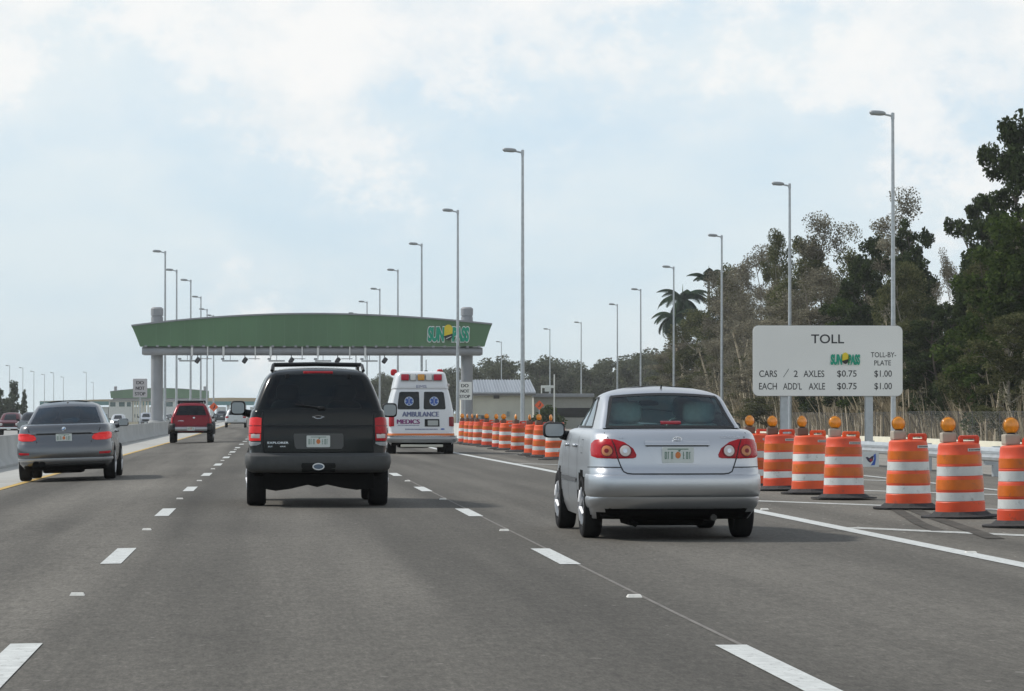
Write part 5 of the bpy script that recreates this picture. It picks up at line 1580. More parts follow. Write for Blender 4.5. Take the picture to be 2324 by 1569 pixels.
# orange diamond work signs
M_ORSIGN = mat('fluorescent orange', (0.82, 0.13, 0.035), 0.5, emit=None)
def diamond(x, y, Y, half, label, zb):
    c = at(x, y, Y); h = half * Y / 7400
    r = empty('warning_sign', (c.x, Y, zb)); tag(r, label, 'sign', 'orange diamond warning signs')
    z = c.z - zb
    p = MB().prism([(0, z + h), (-h, z), (0, z - h), (h, z)], -.02, 0).build('sign_panel', M_ORSIGN, r)
    MB().prism([(-.16 * h, z - .4 * h), (.2 * h, z - .25 * h), (.34 * h, z + .3 * h), (.1 * h, z + .45 * h), (.05 * h, z - .1 * h), (-.2 * h, z - .1 * h)], -.024, -.0205).build('symbol', M_INK, p)
    MB().bbox(-.05, .05, .003, .08, 0, z, .01).tube([(-.5, -.1, .02), (.5, .2, .02)], .03, 6).tube([(-.5, .2, .02), (.5, -.1, .02)], .03, 6).build('stand', M_GALV, r)
diamond(485, 924, 300, 10.5, 'orange diamond work sign on the left between red suv and white car', 0)
diamond(1224, 920, 330, 11.0, 'orange diamond work sign right of the pole in front of the annex', -.6)

# ------------------------------------------------------------------ street lamps
M_LAMPH = mat('lamp head grey', (0.34, 0.36, 0.37), 0.45, .2)
def lamp(name='street_lamp', H=15.2):
    r = empty(name)
    MB().lathe([(.19, -1.4), (.19, .06), (.125, .07), (.07, H - .2), (.065, H)], 14, cap=True).build('pole', M_GALV, r, smooth=40)
    MB().tube([(0, 0, H - .12), (-.34, 0, H - .05), (-.42, 0, H - .02)], [.055, .05, .045], 8).lathe([(.085, H - .25), (.085, H + .02), (.02, H + .05)], 10).build('arm', M_GALV, r, smooth=40)
    hd = MB()
    hd.superell((-.70, 0, H + .02), (.38, .17, .115), .75, M=Matrix.Rotation(rad(4), 3, 'Y'))
    hd = hd.build('lamp_head', M_LAMPH, r, smooth=60)
    MB().bbox(-1.0, -.42, -.13, .13, H - .075, H - .02, .02).build('lamp_lens', mat('lamp lens', (0.30, 0.31, 0.31), 0.2), hd)
    return r
lamp0 = lamp(); used = []
def put_lamp(px, py, label, group, H=15.2, zb=0.0, px_off=0):
    # distance from the height of the head above the horizon
    Y = (H - CAM_Z + zb) * 7400 / (936 - py)
    # refine along the ray
    for _ in range(6):
        z = at(px, py, Y).z
        Y *= (H + zb - CAM_Z) / (z - CAM_Z)
    p = at(px, py, Y)
    loc = (p.x, Y, zb)
    if not used:
        o = lamp0; o.location = loc; tag(o, label, 'street lamp', group); used.append(1)
    else:
        o = dup(lamp0, loc, label=label, group=group)
    return o
A = [(2026, 258, 'nearest and tallest lamp pole, crossing the right end of the toll sign'), (1792, 418, 'lamp pole crossing the left end of the toll sign'),
     (1638, 535, 'lamp pole in front of the grey trees just left of the toll sign'), (1529, 606, 'lamp pole in front of the palm crown'),
     (1454, 657, 'lamp pole just left of the palm, above the low trees'), (1401, 691, 'second lamp pole to the left of the palm'),
     (1319, 732, 'thin far lamp pole right of the service frame'), (1248, 747, 'thin far lamp pole standing at the service frame'),
     (1138, 776, 'far small lamp pole rising behind the ribbed metal roof')]
for x, y, l in A: put_lamp(x, y, l, 'lamp poles along the ramp and forest', zb=-.4)
B = [(1186, 342, 'tall lamp pole behind the barrels, left of the orange diamond sign'), (1039, 478, 'lamp pole passing in front of the right gantry column and logo'),
     (957, 554, 'lamp pole behind the gantry rising left of the sun logo'), (903, 613, 'lamp pole behind the gantry, second to the left of the logo'),
     (862, 656, 'lamp pole behind the gantry, third to the left of the logo'), (833, 685, 'short looking lamp pole behind the gantry right of its crown'),
     (808, 711, 'lamp head barely showing over the gantry roof')]
for x, y, l in B: put_lamp(x, y, l, 'lamp poles along the right shoulder')
Cc = [(375, 571, 'leftmost tall lamp pole behind the left gantry column'), (401, 613, 'second tall lamp pole from the left gantry column'), (433, 636, 'third lamp pole from the left gantry column'),
      (456, 674, 'fourth lamp pole right of the left gantry column'), (470, 702, 'fifth lamp pole from the left gantry column, low over the cladding'), (485, 716, 'pole showing only under the gantry beam beside the orange sign')]
for x, y, l in Cc: put_lamp(x, y, l, 'lamp poles along the median', zb=-.3)
for x, y in ((22, 830), (52, 835), (77, 843), (101, 850), (122, 846), (144, 856), (196, 845), (212, 868)):
    put_lamp(x, y, 'tiny far lamp pole fading into the pale sky at left', 'far lamp poles over the plaza', zb=-1.8)

# ------------------------------------------------------------------ orange drums
M_OR = mat('drum orange plastic', (0.78, 0.090, 0.022), 0.45, var=0.20, vscale=3.0, bump=.15, bscale=7)
def vary(m):
    # every drum has faded a little differently
    N, L = m.node_tree.nodes, m.node_tree.links
    p = N['Principled BSDF']; src = p.inputs['Base Color'].links[0].from_socket
    oi = N.new('ShaderNodeObjectInfo'); hs = N.new('ShaderNodeHueSaturation')
    r = N.new('ShaderNodeMapRange'); r.inputs['To Min'].default_value = .80; r.inputs['To Max'].default_value = 1.1
    L.new(oi.outputs['Random'], r.inputs['Value']); L.new(r.outputs[0], hs.inputs['Value'])
    r2 = N.new('ShaderNodeMapRange'); r2.inputs['To Min'].default_value = .494; r2.inputs['To Max'].default_value = .506
    L.new(oi.outputs['Random'], r2.inputs['Value']); L.new(r2.outputs[0], hs.inputs['Hue'])
    L.new(src, hs.inputs['Color'])
    # scuffs and road dirt
    tc = N.new('ShaderNodeTexCoord'); n = N.new('ShaderNodeTexNoise'); n.inputs['Scale'].default_value = 9; n.inputs['Detail'].default_value = 7; n.inputs['Roughness'].default_value = .7
    ad = N.new('ShaderNodeVectorMath'); ad.operation = 'ADD'
    L.new(tc.outputs['Object'], ad.inputs[0]); L.new(oi.outputs['Location'], ad.inputs[1]); L.new(ad.outputs[0], n.inputs['Vector'])
    q = N.new('ShaderNodeMapRange'); q.inputs['From Min'].default_value = .58; q.inputs['From Max'].default_value = .74; q.inputs['To Max'].default_value = .6
    L.new(n.outputs['Fac'], q.inputs['Value'])
    mx = N.new('ShaderNodeMix'); mx.data_type = 'RGBA'; L.new(q.outputs[0], mx.inputs[0]); L.new(hs.outputs[0], mx.inputs[6]); mx.inputs[7].default_value = (.10, .07, .05, 1)
    L.new(mx.outputs[2], p.inputs['Base Color'])
vary(M_OR)
M_ORR = mat('orange reflective band', (0.58, 0.115, 0.006), 0.35, var=0.16, vscale=6)
M_WR = mat('white reflective band', (0.66, 0.68, 0.66), 0.4, var=0.14, vscale=6)
vary(M_ORR); vary(M_WR)
M_BATT = mat('tan battery case', (0.40, 0.35, 0.28), 0.6, var=0.15, vscale=7)
M_BATT2 = mat('brown battery case', (0.16, 0.10, 0.07), 0.6, var=0.15, vscale=7)
M_BEAC = mat('amber beacon', (0.86, 0.29, 0.008), 0.25, var=0.18, vscale=26, coat=.7)
M_STKR = mat('label sticker', (0.55, 0.54, 0.50), 0.5, var=0.1, vscale=30)
M_RUB = mat('recycled rubber', (0.035, 0.035, 0.036), 0.85, var=0.3, vscale=18, bump=.4, bscale=60)
def drum(batt, open_handle=True, lens_rot=0.0):
    r = empty('traffic_drum')
    R = lambda z: .285 - .065 * (z / .86)
    # ribs between the bands
    prof = [(R(0) + .008, .03)]
    zb_ = [(.03, .20), (.20, .295), (.295, .48), (.48, .575), (.575, .72), (.72, .86)]
    pr = [(.290, .02), (.286, .175), (.277, .185), (.272, .30), (.277, .305), (.272, .42), (.268, .475), (.264, .48), (.259, .597), (.263, .602), (.258, .62), (.256, .70), (.255, .735), (.248, .745), (.246, .81), (.239, .845), (.220, .862), (.10, .872), (.01, .872)]
    MB().lathe(pr, 36, cap=False).build('barrel', M_OR, r, smooth=35)
    def bnd(z0, z1, m, nm, e=.0035):
        f = lambda z: float(np.interp(z, [p[1] for p in pr], [p[0] for p in pr])) + e
        MB().lathe([(f(z0) - .006, z0), (f(z0), z0 + .002), (f((z0 + z1) / 2), (z0 + z1) / 2), (f(z1), z1 - .002), (f(z1) - .006, z1)], 36, cap=False).build(nm, m, r, smooth=50)
    bnd(.190, .292, M_WR, 'white_band'); bnd(.322, .440, M_ORR, 'orange_band'); bnd(.482, .592, M_WR, 'white_band'); bnd(.622, .728, M_ORR, 'orange_band')
    st = MB(); vs = []
    for k in range(9):
        a = rad(-90 + 8 + 6.5 * k)
        for z in (.765, .80): vs.append((.2535 * math.cos(a), .2535 * math.sin(a), z))
    st.add(vs, [(2 * i, 2 * i + 2, 2 * i + 3, 2 * i + 1) for i in range(8)]); st = st.build('label_sticker', M_STKR, r, recalc=False)
    tx = MB()
    for k in range(10):
        a0, a1 = rad(-90 + 12 + 4.6 * k), rad(-90 + 15 + 4.6 * k)
        tx.add([(.255 * math.cos(a), .255 * math.sin(a), z) for a, z in ((a0, .775), (a1, .775), (a1, .790), (a0, .790))], [(0, 1, 2, 3)])
    tx.build('sticker_print', M_INK, st, recalc=False)
    # carrying handle moulded across the top
    h = MB()
    h.prism([(-.01, .862), (.215, .862), (.19, .925), (.165, .94), (.03, .94), (.005, .92)][:2] + [(.20, .915), (.185, .893), (.02, .893), (.0, .915)], -.075, -.02)
    h.v = []; h.f = []
    h.bbox(-.03, .025, -.12, -.05, .862, .935, .014).bbox(.165, .215, -.12, -.05, .862, .935, .014).bbox(-.02, .205, -.12, -.05, .908, .948, .016)
    h.bbox(-.04, .215, -.11, .02, .850, .880, .012)
    h.build('handle', M_OR, r, smooth=50)
    # warning lamp: battery box and round lens
    MB().bbox(-.205, -.035, -.04, .11, .868, .985, .02).build('battery_box', batt, r)
    Mz = Matrix.Rotation(lens_rot, 3, 'Z')
    ln = MB().superell((-.115, .03, 1.075), (.086, .04, .086), 1.0, 24, 14, M=Mz)
    b = ln.build('beacon_lens', M_BEAC, r, smooth=70)
    fc = []
    rim = MB()
    for k in range(25):
        a = 2 * PI * k / 24
        fc.append(Mz @ Vector((.085 * math.cos(a), 0, .085 * math.sin(a))) + Vector((-.115, .03, 1.075)))
    rim.tube(fc, .009, 6, cap=False); rim.build('lens_rim', mat('beacon rim', (0.42, 0.16, 0.012), 0.4), b, smooth=60)
    MB().lathe([(.055, .98), (.04, 1.0)], 12, 'Z', (-.115, .03, 0)).build('lens_neck', M_BLKPL, b)
    # octagonal rubber base, a flat skirt round a raised ring
    bs = MB().lathe([(.47, .0), (.475, .018), (.37, .030), (.315, .068), (.293, .068), (.293, .02), (.2, .01)], 10, cap=False)
    bs.build('rubber_base', M_RUB, r)
    return r
dA = drum(M_BATT); dB = drum(M_BATT2, lens_rot=rad(20)); dC = drum(M_BATT2, lens_rot=rad(75))
near = [(2325, 1197, 'foremost orange drum, cut by the right edge of the picture', 'A', .1), (2180, 1176, 'orange drum with sticker and arched handle, second from the right edge', 'A', .05), (2062, 1156, 'orange drum with a diagonal sheen on its lower white band, third from the right edge', 'A', .15),
        (1915, 1134, 'orange drum between the two toll sign posts', 'A', .0), (1840, 1122, 'orange drum just right of the left toll sign post', 'B', .15), (1774, 1114, 'orange drum in front of the left toll sign post', 'B', .0), (1716, 1108, 'orange drum half hidden behind the silver sedan on its right', 'B', .1)]
far_ = [(1262, 1044, 'orange drum partly behind the silver sedan mirror', 'C', .0), (1231, 1039, 'orange drum just left of the silver sedan mirror', 'B', .2), (1212, 1034, 'orange drum directly below the right orange diamond sign', 'C', .0), (1180, 1026, 'wide looking orange drum at the foot of the tall lamp pole', 'C', .4),
        (1152, 1022, 'orange drum with its lamp left of the tall lamp pole', 'B', .0), (1136, 1019.5, 'orange drum tucked behind others, third left of the tall lamp pole', 'B', .3), (1111, 1015.5, 'orange drum standing slightly apart near the left end of its row', 'B', .0),
        (1090, 1012, 'fourth orange drum from the ambulance', 'C', .2), (1079, 1010.5, 'third orange drum from the ambulance', 'C', .0), (1069, 1009, 'second orange drum from the ambulance', 'C', .2), (1057, 1007, 'leftmost orange drum beside the ambulance', 'B', .1)]
first = set()
for x, y, l, k, rz in near + far_:
    gx_, gy_ = grd(x, y)
    src = {'A': dA, 'B': dB, 'C': dC}[k]
    if y > 1105: gy_ -= .0
    if k not in first:
        first.add(k); o = src; o.location = (gx_, gy_, 0.013); o.rotation_euler = (0, 0, rz)
        tag(o, l, 'traffic drum', 'orange drums along the gore')
    else:
        o = dup(src, (gx_, gy_, 0.013), rz, l, 'orange drums along the gore')
        o['category'] = 'traffic drum'
    o.rotation_euler = (rng.uniform(-.02, .02), rng.uniform(-.025, .025), rz)

# ------------------------------------------------------------------ raised reflectors
M_RPM = mat('reflector white', (0.68, 0.67, 0.62), 0.4, var=.1, vscale=30)
rp = MB().add([(-.05, -.05, 0), (.05, -.05, 0), (.05, .05, 0), (-.05, .05, 0), (-.04, -.03, .018), (.04, -.03, .018), (.04, .03, .018), (-.04, .03, .018)], [(0, 3, 2, 1), (4, 5, 6, 7), (0, 1, 5, 4), (1, 2, 6, 5), (2, 3, 7, 6), (3, 0, 4, 7)]).build('road_reflector', M_RPM)
n_ = 0
for off, lab, ph, cnt in ((-1.25, 'small raised white reflector between dashes of the left lane line', 22.1, 8), (2.46, 'small raised white reflector between dashes of the right lane line', 21.6, 8)):
    for k in range(cnt):
        Y = ph + 12.19 * k
        loc = (off + sh(Y), Y, .0)
        o = rp if n_ == 0 else rp.copy()
        if n_: C.objects.link(o)
        o.location = loc; tag(o, lab, 'reflector', 'raised lane reflectors'); n_ += 1
for (x, y) in ((2203, 1256), (1735, 1157)):
    gx_, gy_ = grd(x, y); o = rp.copy(); C.objects.link(o); o.location = (gx_, gy_, .0)
    tag(o, 'small raised white reflector just outside the solid edge line', 'reflector', 'raised edge reflectors')
# ------------------------------------------------------------------ trees
L_DARK = leaf_mat('dark leaves', (0.020, 0.033, 0.013), (0.075, 0.10, 0.042), .35)
L_MID = leaf_mat('mid green leaves', (0.026, 0.048, 0.012), (0.09, 0.125, 0.035), .35)
L_GREY = leaf_mat('grey brown leaves', (0.105, 0.098, 0.07), (0.29, 0.27, 0.20), .4)
L_OLIVE = leaf_mat('olive leaves', (0.046, 0.056, 0.022), (0.155, 0.16, 0.075), .4)
L_PINE = leaf_mat('pine needles', (0.06, 0.08, 0.055), (0.13, 0.15, 0.10), .4)
L_FAR = leaf_mat('far leaves', (0.055, 0.066, 0.042), (0.14, 0.15, 0.095), .35)
L_PALM = leaf_mat('palm leaves', (0.012, 0.026, 0.016), (0.04, 0.062, 0.035), .15)
M_TRUNK = mat('pale bark', (0.32, 0.29, 0.24), 0.95, var=.3, vscale=3)
M_TRUNKD = mat('dark bark', (0.09, 0.075, 0.06), 0.95, var=.3, vscale=3)
M_TWIG = mat('grey twigs', (0.20, 0.175, 0.145), 0.95, var=.3, vscale=3)

def leaf_quads(rg, cs, n, size, flat=.0, tall=1.0):
    """n leaf-sized quads scattered through blobs (centre, radii)"""
    w = np.array([b[1][0] * b[1][1] * b[1][2] for b in cs]) ** .7
    w /= w.sum()
    idx = rg.choice(len(cs), n, p=w)
    cc = np.array([b[0] for b in cs])[idx]; rr = np.array([b[1] for b in cs])[idx]
    d = rg.normal(size=(n, 3)); d /= np.linalg.norm(d, axis=1)[:, None]
    u = rg.random(n) ** .45
    p = cc + d * rr * u[:, None]
    a = rg.normal(size=(n, 3)); a[:, 2] *= .6; a /= np.linalg.norm(a, axis=1)[:, None]
    b = rg.normal(size=(n, 3)); b -= a * (a * b).sum(1)[:, None]; b /= np.linalg.norm(b, axis=1)[:, None]
    s = size * (.5 + rg.random(n))
    a *= (s * .5)[:, None]; b *= (s * .32 * tall)[:, None]
    V = np.stack([p - a, p - b * .9, p + a, p + b], 1).reshape(-1, 3)
    return V
def quads_obj(name, V, m, parent):
    n = len(V) // 4
    me = bpy.data.meshes.new(name)
    me.vertices.add(len(V)); me.vertices.foreach_set('co', V.astype(np.float32).ravel())
    me.loops.add(4 * n); me.loops.foreach_set('vertex_index', np.arange(4 * n, dtype=np.int32))
    me.polygons.add(n); me.polygons.foreach_set('loop_start', np.arange(0, 4 * n, 4, dtype=np.int32))
    me.polygons.foreach_set('loop_total', np.full(n, 4, dtype=np.int32))
    me.update(); me.validate()
    me.materials.append(m)
    o = bpy.data.objects.new(name, me); C.objects.link(o); o.parent = parent
    return o

def make_tree(kind, seed, H, W):
    """height H, crown width W, standing at the origin: stem, limbs to each lobe of the crown, leaf clumps in every lobe"""
    rg = np.random.default_rng(seed); rl = random.Random(seed)
    r = empty('broadleaf_tree' if kind != 'bare' else 'bare_tree')
    tk = MB()
    stem = [Vector((0, 0, -1.0))]
    for k in range(1, 7):
        stem.append(Vector((rl.uniform(-.05, .05) * W * k / 3, rl.uniform(-.05, .05) * W * k / 3, H * .15 * k)))
    r0 = {'dense': .26, 'mid': .20, 'bare': .15}[kind]
    tk.tube(stem, [r0 * (1 - .14 * k) for k in range(7)], 7, cap=False)
    nl = {'dense': 15, 'mid': 13, 'bare': 11}[kind]
    blobs = []
    for k in range(nl):
        t = (k + rl.uniform(.1, .9)) / nl
        z = H * (.30 + .66 * t) if kind != 'bare' else H * (.36 + .60 * t)
        env = W * .5 * (1.0 - .72 * max(0, t - .35) ** 1.15 / .6 ** .0 * 1.0) * rl.uniform(.45, .95)
        if t > .9: env *= .35
        a = k * 2.4 + rl.uniform(-.6, .6)
        c = Vector((env * math.cos(a), env * math.sin(a), z))
        zi = max(.12, (z - .6 * env - .8) / H) * H
        q = min(5.99, max(0, zi / (H * .15))); b = stem[int(q)].lerp(stem[min(6, int(q) + 1)], q % 1)
        mid_ = b.lerp(c, .55) + Vector((0, 0, -.12 * env))
        tk.tube([b, mid_, c], [r0 * .34, r0 * .24, r0 * .1], 5, cap=False)
        lr = W * {'dense': .21, 'mid': .20, 'bare': .19}[kind] * rl.uniform(.75, 1.2)
        nb = {'dense': 7, 'mid': 6, 'bare': 5}[kind]
        for m_ in range(nb):
            d = Vector((rl.gauss(0, 1), rl.gauss(0, 1), rl.gauss(0, .8))).normalized() * lr * rl.uniform(.35, 1.0)
            p = c + d
            s = lr * (rl.uniform(.26, .50) if kind == 'dense' else rl.uniform(.38, .70) if kind == 'mid' else rl.uniform(.55, 1.0))
            blobs.append((p[:], (s * rl.uniform(.9, 1.4), s * rl.uniform(.9, 1.4), s * rl.uniform(.65, 1.0))))
            tk.tube([c.lerp(mid_, .25), c + d * .5, p], [r0 * .12, r0 * .08, r0 * .03], 4, cap=False)
    if kind != 'bare':
        for k in range(10):
            a = rl.uniform(0, 2 * PI); rr = W * .33 * math.sqrt(rl.random()); s = W * rl.uniform(.10, .17)
            blobs.append(((rr * math.cos(a), rr * math.sin(a), rl.uniform(.14, .7) * H), (s, s, s * .8)))
    zt = max(b[0][2] + b[1][2] for b in blobs)
    kz = H / zt
    blobs = [((b[0][0], b[0][1], b[0][2] * kz), b[1]) for b in blobs]
    tk.v = [(v[0], v[1], v[2] * kz) for v in tk.v]
    tk.build('trunk', M_TRUNKD if kind == 'dense' else M_TWIG if kind == 'bare' else M_TRUNK, r, smooth=60, recalc=False)
    n, size, m = {'dense': (22000, .29, L_DARK), 'mid': (17000, .23, L_OLIVE), 'bare': (12000, .165, L_GREY)}[kind]
    quads_obj('crown', leaf_quads(rg, blobs, n, size), m, r)
    return r

protos = {}
for i in range(3): protos['dense', i] = make_tree('dense', 11 + i, 17, 8)
for i in range(3): protos['mid', i] = make_tree('mid', 31 + i, 16, 7)
for i in range(4): protos['bare', i] = make_tree('bare', 51 + i, 17, 5.5)
protos['green', 0] = make_tree('dense', 77, 16, 9); kids(protos['green', 0])[1].data.materials[0] = L_MID
protos['green', 1] = make_tree('dense', 79, 16, 9); kids(protos['green', 1])[1].data.materials[0] = L_MID
PH = {'dense': (17, 8), 'mid': (16, 7.0), 'bare': (17, 5.5), 'green': (16, 9)}
tused = set(); tr_rng = random.Random(5)
def put_tree(kind, v, px, ytop, Y, wpx, label, group=None, zb=-1.2, name=None):
    p = at(px, ytop, Y)
    h = p.z - zb
    H, W = PH[kind]
    sz = h / H; sx = wpx * 1.25 * Y / 7400 / W
    src = protos[kind, v]
    loc = (p.x, Y, zb); rz = tr_rng.uniform(0, 6.28)
    if (kind, v) not in tused:
        tused.add((kind, v)); o = src; o.location = loc; o.rotation_euler = (0, 0, rz); tag(o, label, 'tree', group)
    else:
        o = dup(src, loc, rz, label, group); o['category'] = 'tree'
    o.scale = (sx, sx, sz)
    return o
# the trees whose outline shows against the sky, each placed where it stands
def fdist(x): return float(np.interp(x, [1480, 1600, 1750, 1900, 2050, 2200, 2330, 2500], [480, 395, 320, 275, 242, 212, 190, 172]))
G1 = 'trees of the forest edge'
T = [
 ('dense', 0, 2300, 245, 0, 190, 'tallest dark green tree at the right edge with clumped crown'),
 ('dense', 1, 2215, 440, 6, 140, 'dark clumpy tree left of the tallest tree at right'),
 ('green', 0, 2290, 530, -22, 230, 'broad bright green tree under the tallest tree at the right edge'),
 ('green', 1, 2390, 420, -10, 240, 'wide green tree cut by the right edge of the picture'),
 ('bare', 0, 2150, 560, 12, 66, 'thin leafless grey tree in the sky gap right of the nearest lamp pole'),
 ('dense', 2, 2068, 495, 0, 118, 'dark round topped tree right behind the nearest lamp pole'),
 ('bare', 1, 2045, 425, 14, 120, 'tall wispy grey tree rising behind the dark tree at the nearest lamp pole'),
 ('dense', 0, 1985, 525, 4, 125, 'dark tree left of the nearest lamp pole above the sign'),
 ('mid', 0, 1930, 560, 0, 120, 'olive tree above the right half of the toll sign'),
 ('bare', 2, 1862, 503, 8, 110, 'feathery grey tree top right of the second lamp pole'),
 ('mid', 1, 1835, 560, 0, 110, 'loose olive tree behind the second lamp pole'),
 ('mid', 2, 1762, 545, 4, 66, 'narrow tufted tree top left of the second lamp pole'),
 ('bare', 3, 1725, 580, 0, 105, 'grey twiggy tree above the left edge of the sign'),
 ('bare', 0, 1685, 600, 6, 110, 'grey brown thin tree between the palm and the sign'),
 ('mid', 0, 1655, 622, 0, 90, 'olive brown tree right of the tall palm'),
 ('bare', 1, 1632, 640, -8, 90, 'dry grey tree just right of the palm stem'),
 ('mid', 2, 1585, 700, -10, 110, 'brown olive tree below the palm fronds'),
 ('mid', 1, 1530, 790, 0, 90, 'low olive tree at the left foot of the palm'),
]
for k, v, x, y, dy, w, l in T: put_tree(k, v, x, y - (28 if 1600 < x < 1900 else 0), fdist(x) + dy, w, l, G1)
# the middle and lower storey in front: fills between sign, wall and skyline
FILL = [('mid', 'middle height olive tree in the mass of the forest edge'), ('bare', 'middle height grey twiggy tree in the mass of the forest edge'), ('dense', 'middle height dark tree in the mass of the forest edge')]
for i in range(58):
    x = 1560 + (2420 - 1560) * ((i * .618) % 1.0)
    sky = float(np.interp(x, [1500, 1560, 1620, 1700, 1760, 1860, 1930, 2000, 2070, 2120, 2150, 2200, 2260, 2420], [790, 715, 615, 580, 572, 560, 560, 540, 520, 640, 660, 520, 420, 380]))
    y = sky + 40 + tr_rng.random() ** 1.2 * (860 - sky - 40)
    if x > 2100 and x < 2180: y = max(y, 690)
    kind = tr_rng.choices(['mid', 'bare', 'dense', 'green'], [3, 5.5, .4, .3] if x < 1890 else [2, 1.2, 3, 1.6])[0]
    nv = {'mid': 3, 'bare': 4, 'dense': 3, 'green': 2}[kind]
    lab = {'mid': FILL[0][1], 'bare': FILL[1][1], 'dense': FILL[2][1], 'green': 'middle height bright green tree in the mass of the forest edge'}[kind]
    put_tree(kind, tr_rng.randrange(nv), x, y, fdist(x) + tr_rng.uniform(-26, 4) - (y - sky) * .03, tr_rng.uniform(85, 150), lab, 'middle storey trees of the forest edge')
# leaning pale young stems along the front, one tree each where they stand out
stm = empty('pale_sapling')
MB().tube([(0, 0, -.6), (.05, 0, 1.6), (.22, .05, 3.4), (.55, .1, 5.0)], [.085, .07, .05, .02], 6, cap=False).tube([(.05, 0, 1.6), (-.2, .1, 2.8), (-.3, .1, 3.6)], [.03, .02, .01], 5, cap=False).build('trunk', mat('pale sapling bark', (0.52, 0.44, 0.32), .95, var=.25, vscale=4), stm, smooth=60)
quads_obj('crown', leaf_quads(np.random.default_rng(3), [((.5, .1, 4.9), (.4, .4, .6)), ((.25, .05, 3.9), (.3, .3, .5)), ((-.28, .1, 3.5), (.25, .25, .35))], 60, .2), L_GREY, stm)
first_s = True
for i in range(150):
    x = 1545 + (2420 - 1545) * ((i * .6180339) % 1.0)
    Y = fdist(x) - 27 - tr_rng.random() * 8
    p = at(x, 1000, Y)
    s = tr_rng.uniform(.6, 1.0 + .9 * tr_rng.random() ** 2) * Y / 240
    sc = (s * tr_rng.choice([-1, 1]) * tr_rng.uniform(.4, 1.6), s, s * tr_rng.uniform(.6, 1.2))
    if first_s:
        o = stm; o.location = (p.x, Y, -1.2); tag(o, 'pale thin leaning sapling stem at the foot of the forest', 'sapling', 'pale sapling stems along the forest foot'); first_s = False
        o.scale = sc
    else:
        o = dup(stm, (p.x, Y, -1.2), tr_rng.uniform(-.4, .4), scale=sc)
# thicket of dry cane and brush under the trees: nobody could count it
rg = np.random.default_rng(9)
def thicket(n, zlo, zhi, m, size, name, label, dmin, dmax, tall):
    x = 1500 + rg.random(n) * 960
    Y = np.array([fdist(a) for a in x]) - dmin - rg.random(n) * (dmax - dmin)
    P = np.array([at(a, 950, b)[:] for a, b in zip(x, Y)])
    hmax = zlo + (zhi - zlo) * rg.random(n) ** 1.5
    P[:, 2] = -1.2 + hmax
    a = rg.normal(size=(n, 3)); a[:, 2] = np.abs(a[:, 2]) * tall + .2; a /= np.linalg.norm(a, axis=1)[:, None]
    b = rg.normal(size=(n, 3)); b -= a * (a * b).sum(1)[:, None]; b /= np.linalg.norm(b, axis=1)[:, None]
    s = size * (.5 + rg.random(n)) * (Y / 240)
    w = .32 if tall < 3 else .05
    a *= s[:, None] * .5 * (1 if tall < 3 else 4); b *= s[:, None] * w
    V = np.stack([P - a, P - b, P + a, P + b], 1).reshape(-1, 3)
    o = quads_obj(name, V, m, None)
    tag(o, label, 'undergrowth', kind='stuff')
thicket(26000, .1, 4.6, L_OLIVE, .55, 'undergrowth', 'dark olive brush filling the foot of the forest behind the fence', 8, 24, 1.0)
thicket(12000, .1, 7.0, leaf_mat('brush leaves', (0.03, 0.032, 0.017), (0.085, 0.08, 0.045)), .6, 'undergrowth', 'taller dark brush between the trunks of the forest', 2, 16, 1.0)
def cane(n):
    """tall dry cane: slim upright blades with a lean"""
    x = 1560 + rg.random(n * 3) * 900
    dens = .45 + .3 * np.sin(x * .21) + .25 * np.sin(x * .083 + 2) + .2 * np.sin(x * .47)
    x = x[rg.random(n * 3) < dens][:n]; n = len(x)
    Y = np.array([fdist(a) for a in x]) - 19 - rg.random(n) * 11
    P = np.array([at(a, 950, b)[:] for a, b in zip(x, Y)])
    P[:, 2] = -1.3
    cl = np.sin(x * .09) + np.sin(x * .031 + 1) + rg.normal(size=n) * .6
    h = (2.6 + 1.2 * np.clip(cl, -1, 2) + rg.random(n) * 1.0)
    h *= np.where(x > 2080, .72, 1.0)
    lean = rg.normal(size=n) * .17 - .10
    h *= .55 + .75 * rg.random(n) ** 1.5
    w = (.022 + .06 * rg.random(n) ** 2.5)
    T = P.copy(); T[:, 0] += lean * h; T[:, 2] += h
    M_ = P.copy(); M_[:, 0] += lean * h * .35; M_[:, 2] += h * .5
    W = np.zeros((n, 3)); W[:, 0] = w
    V = np.stack([P - W, M_ - W * .8, T, M_ + W], 1).reshape(-1, 3)
    o = quads_obj('dry_cane', V, leaf_mat('dry cane', (0.15, 0.115, 0.07), (0.62, 0.52, 0.36), .3), None)
    tag(o, 'pale dry cane stalks standing in front of the forest', 'undergrowth', kind='stuff')
cane(10500)

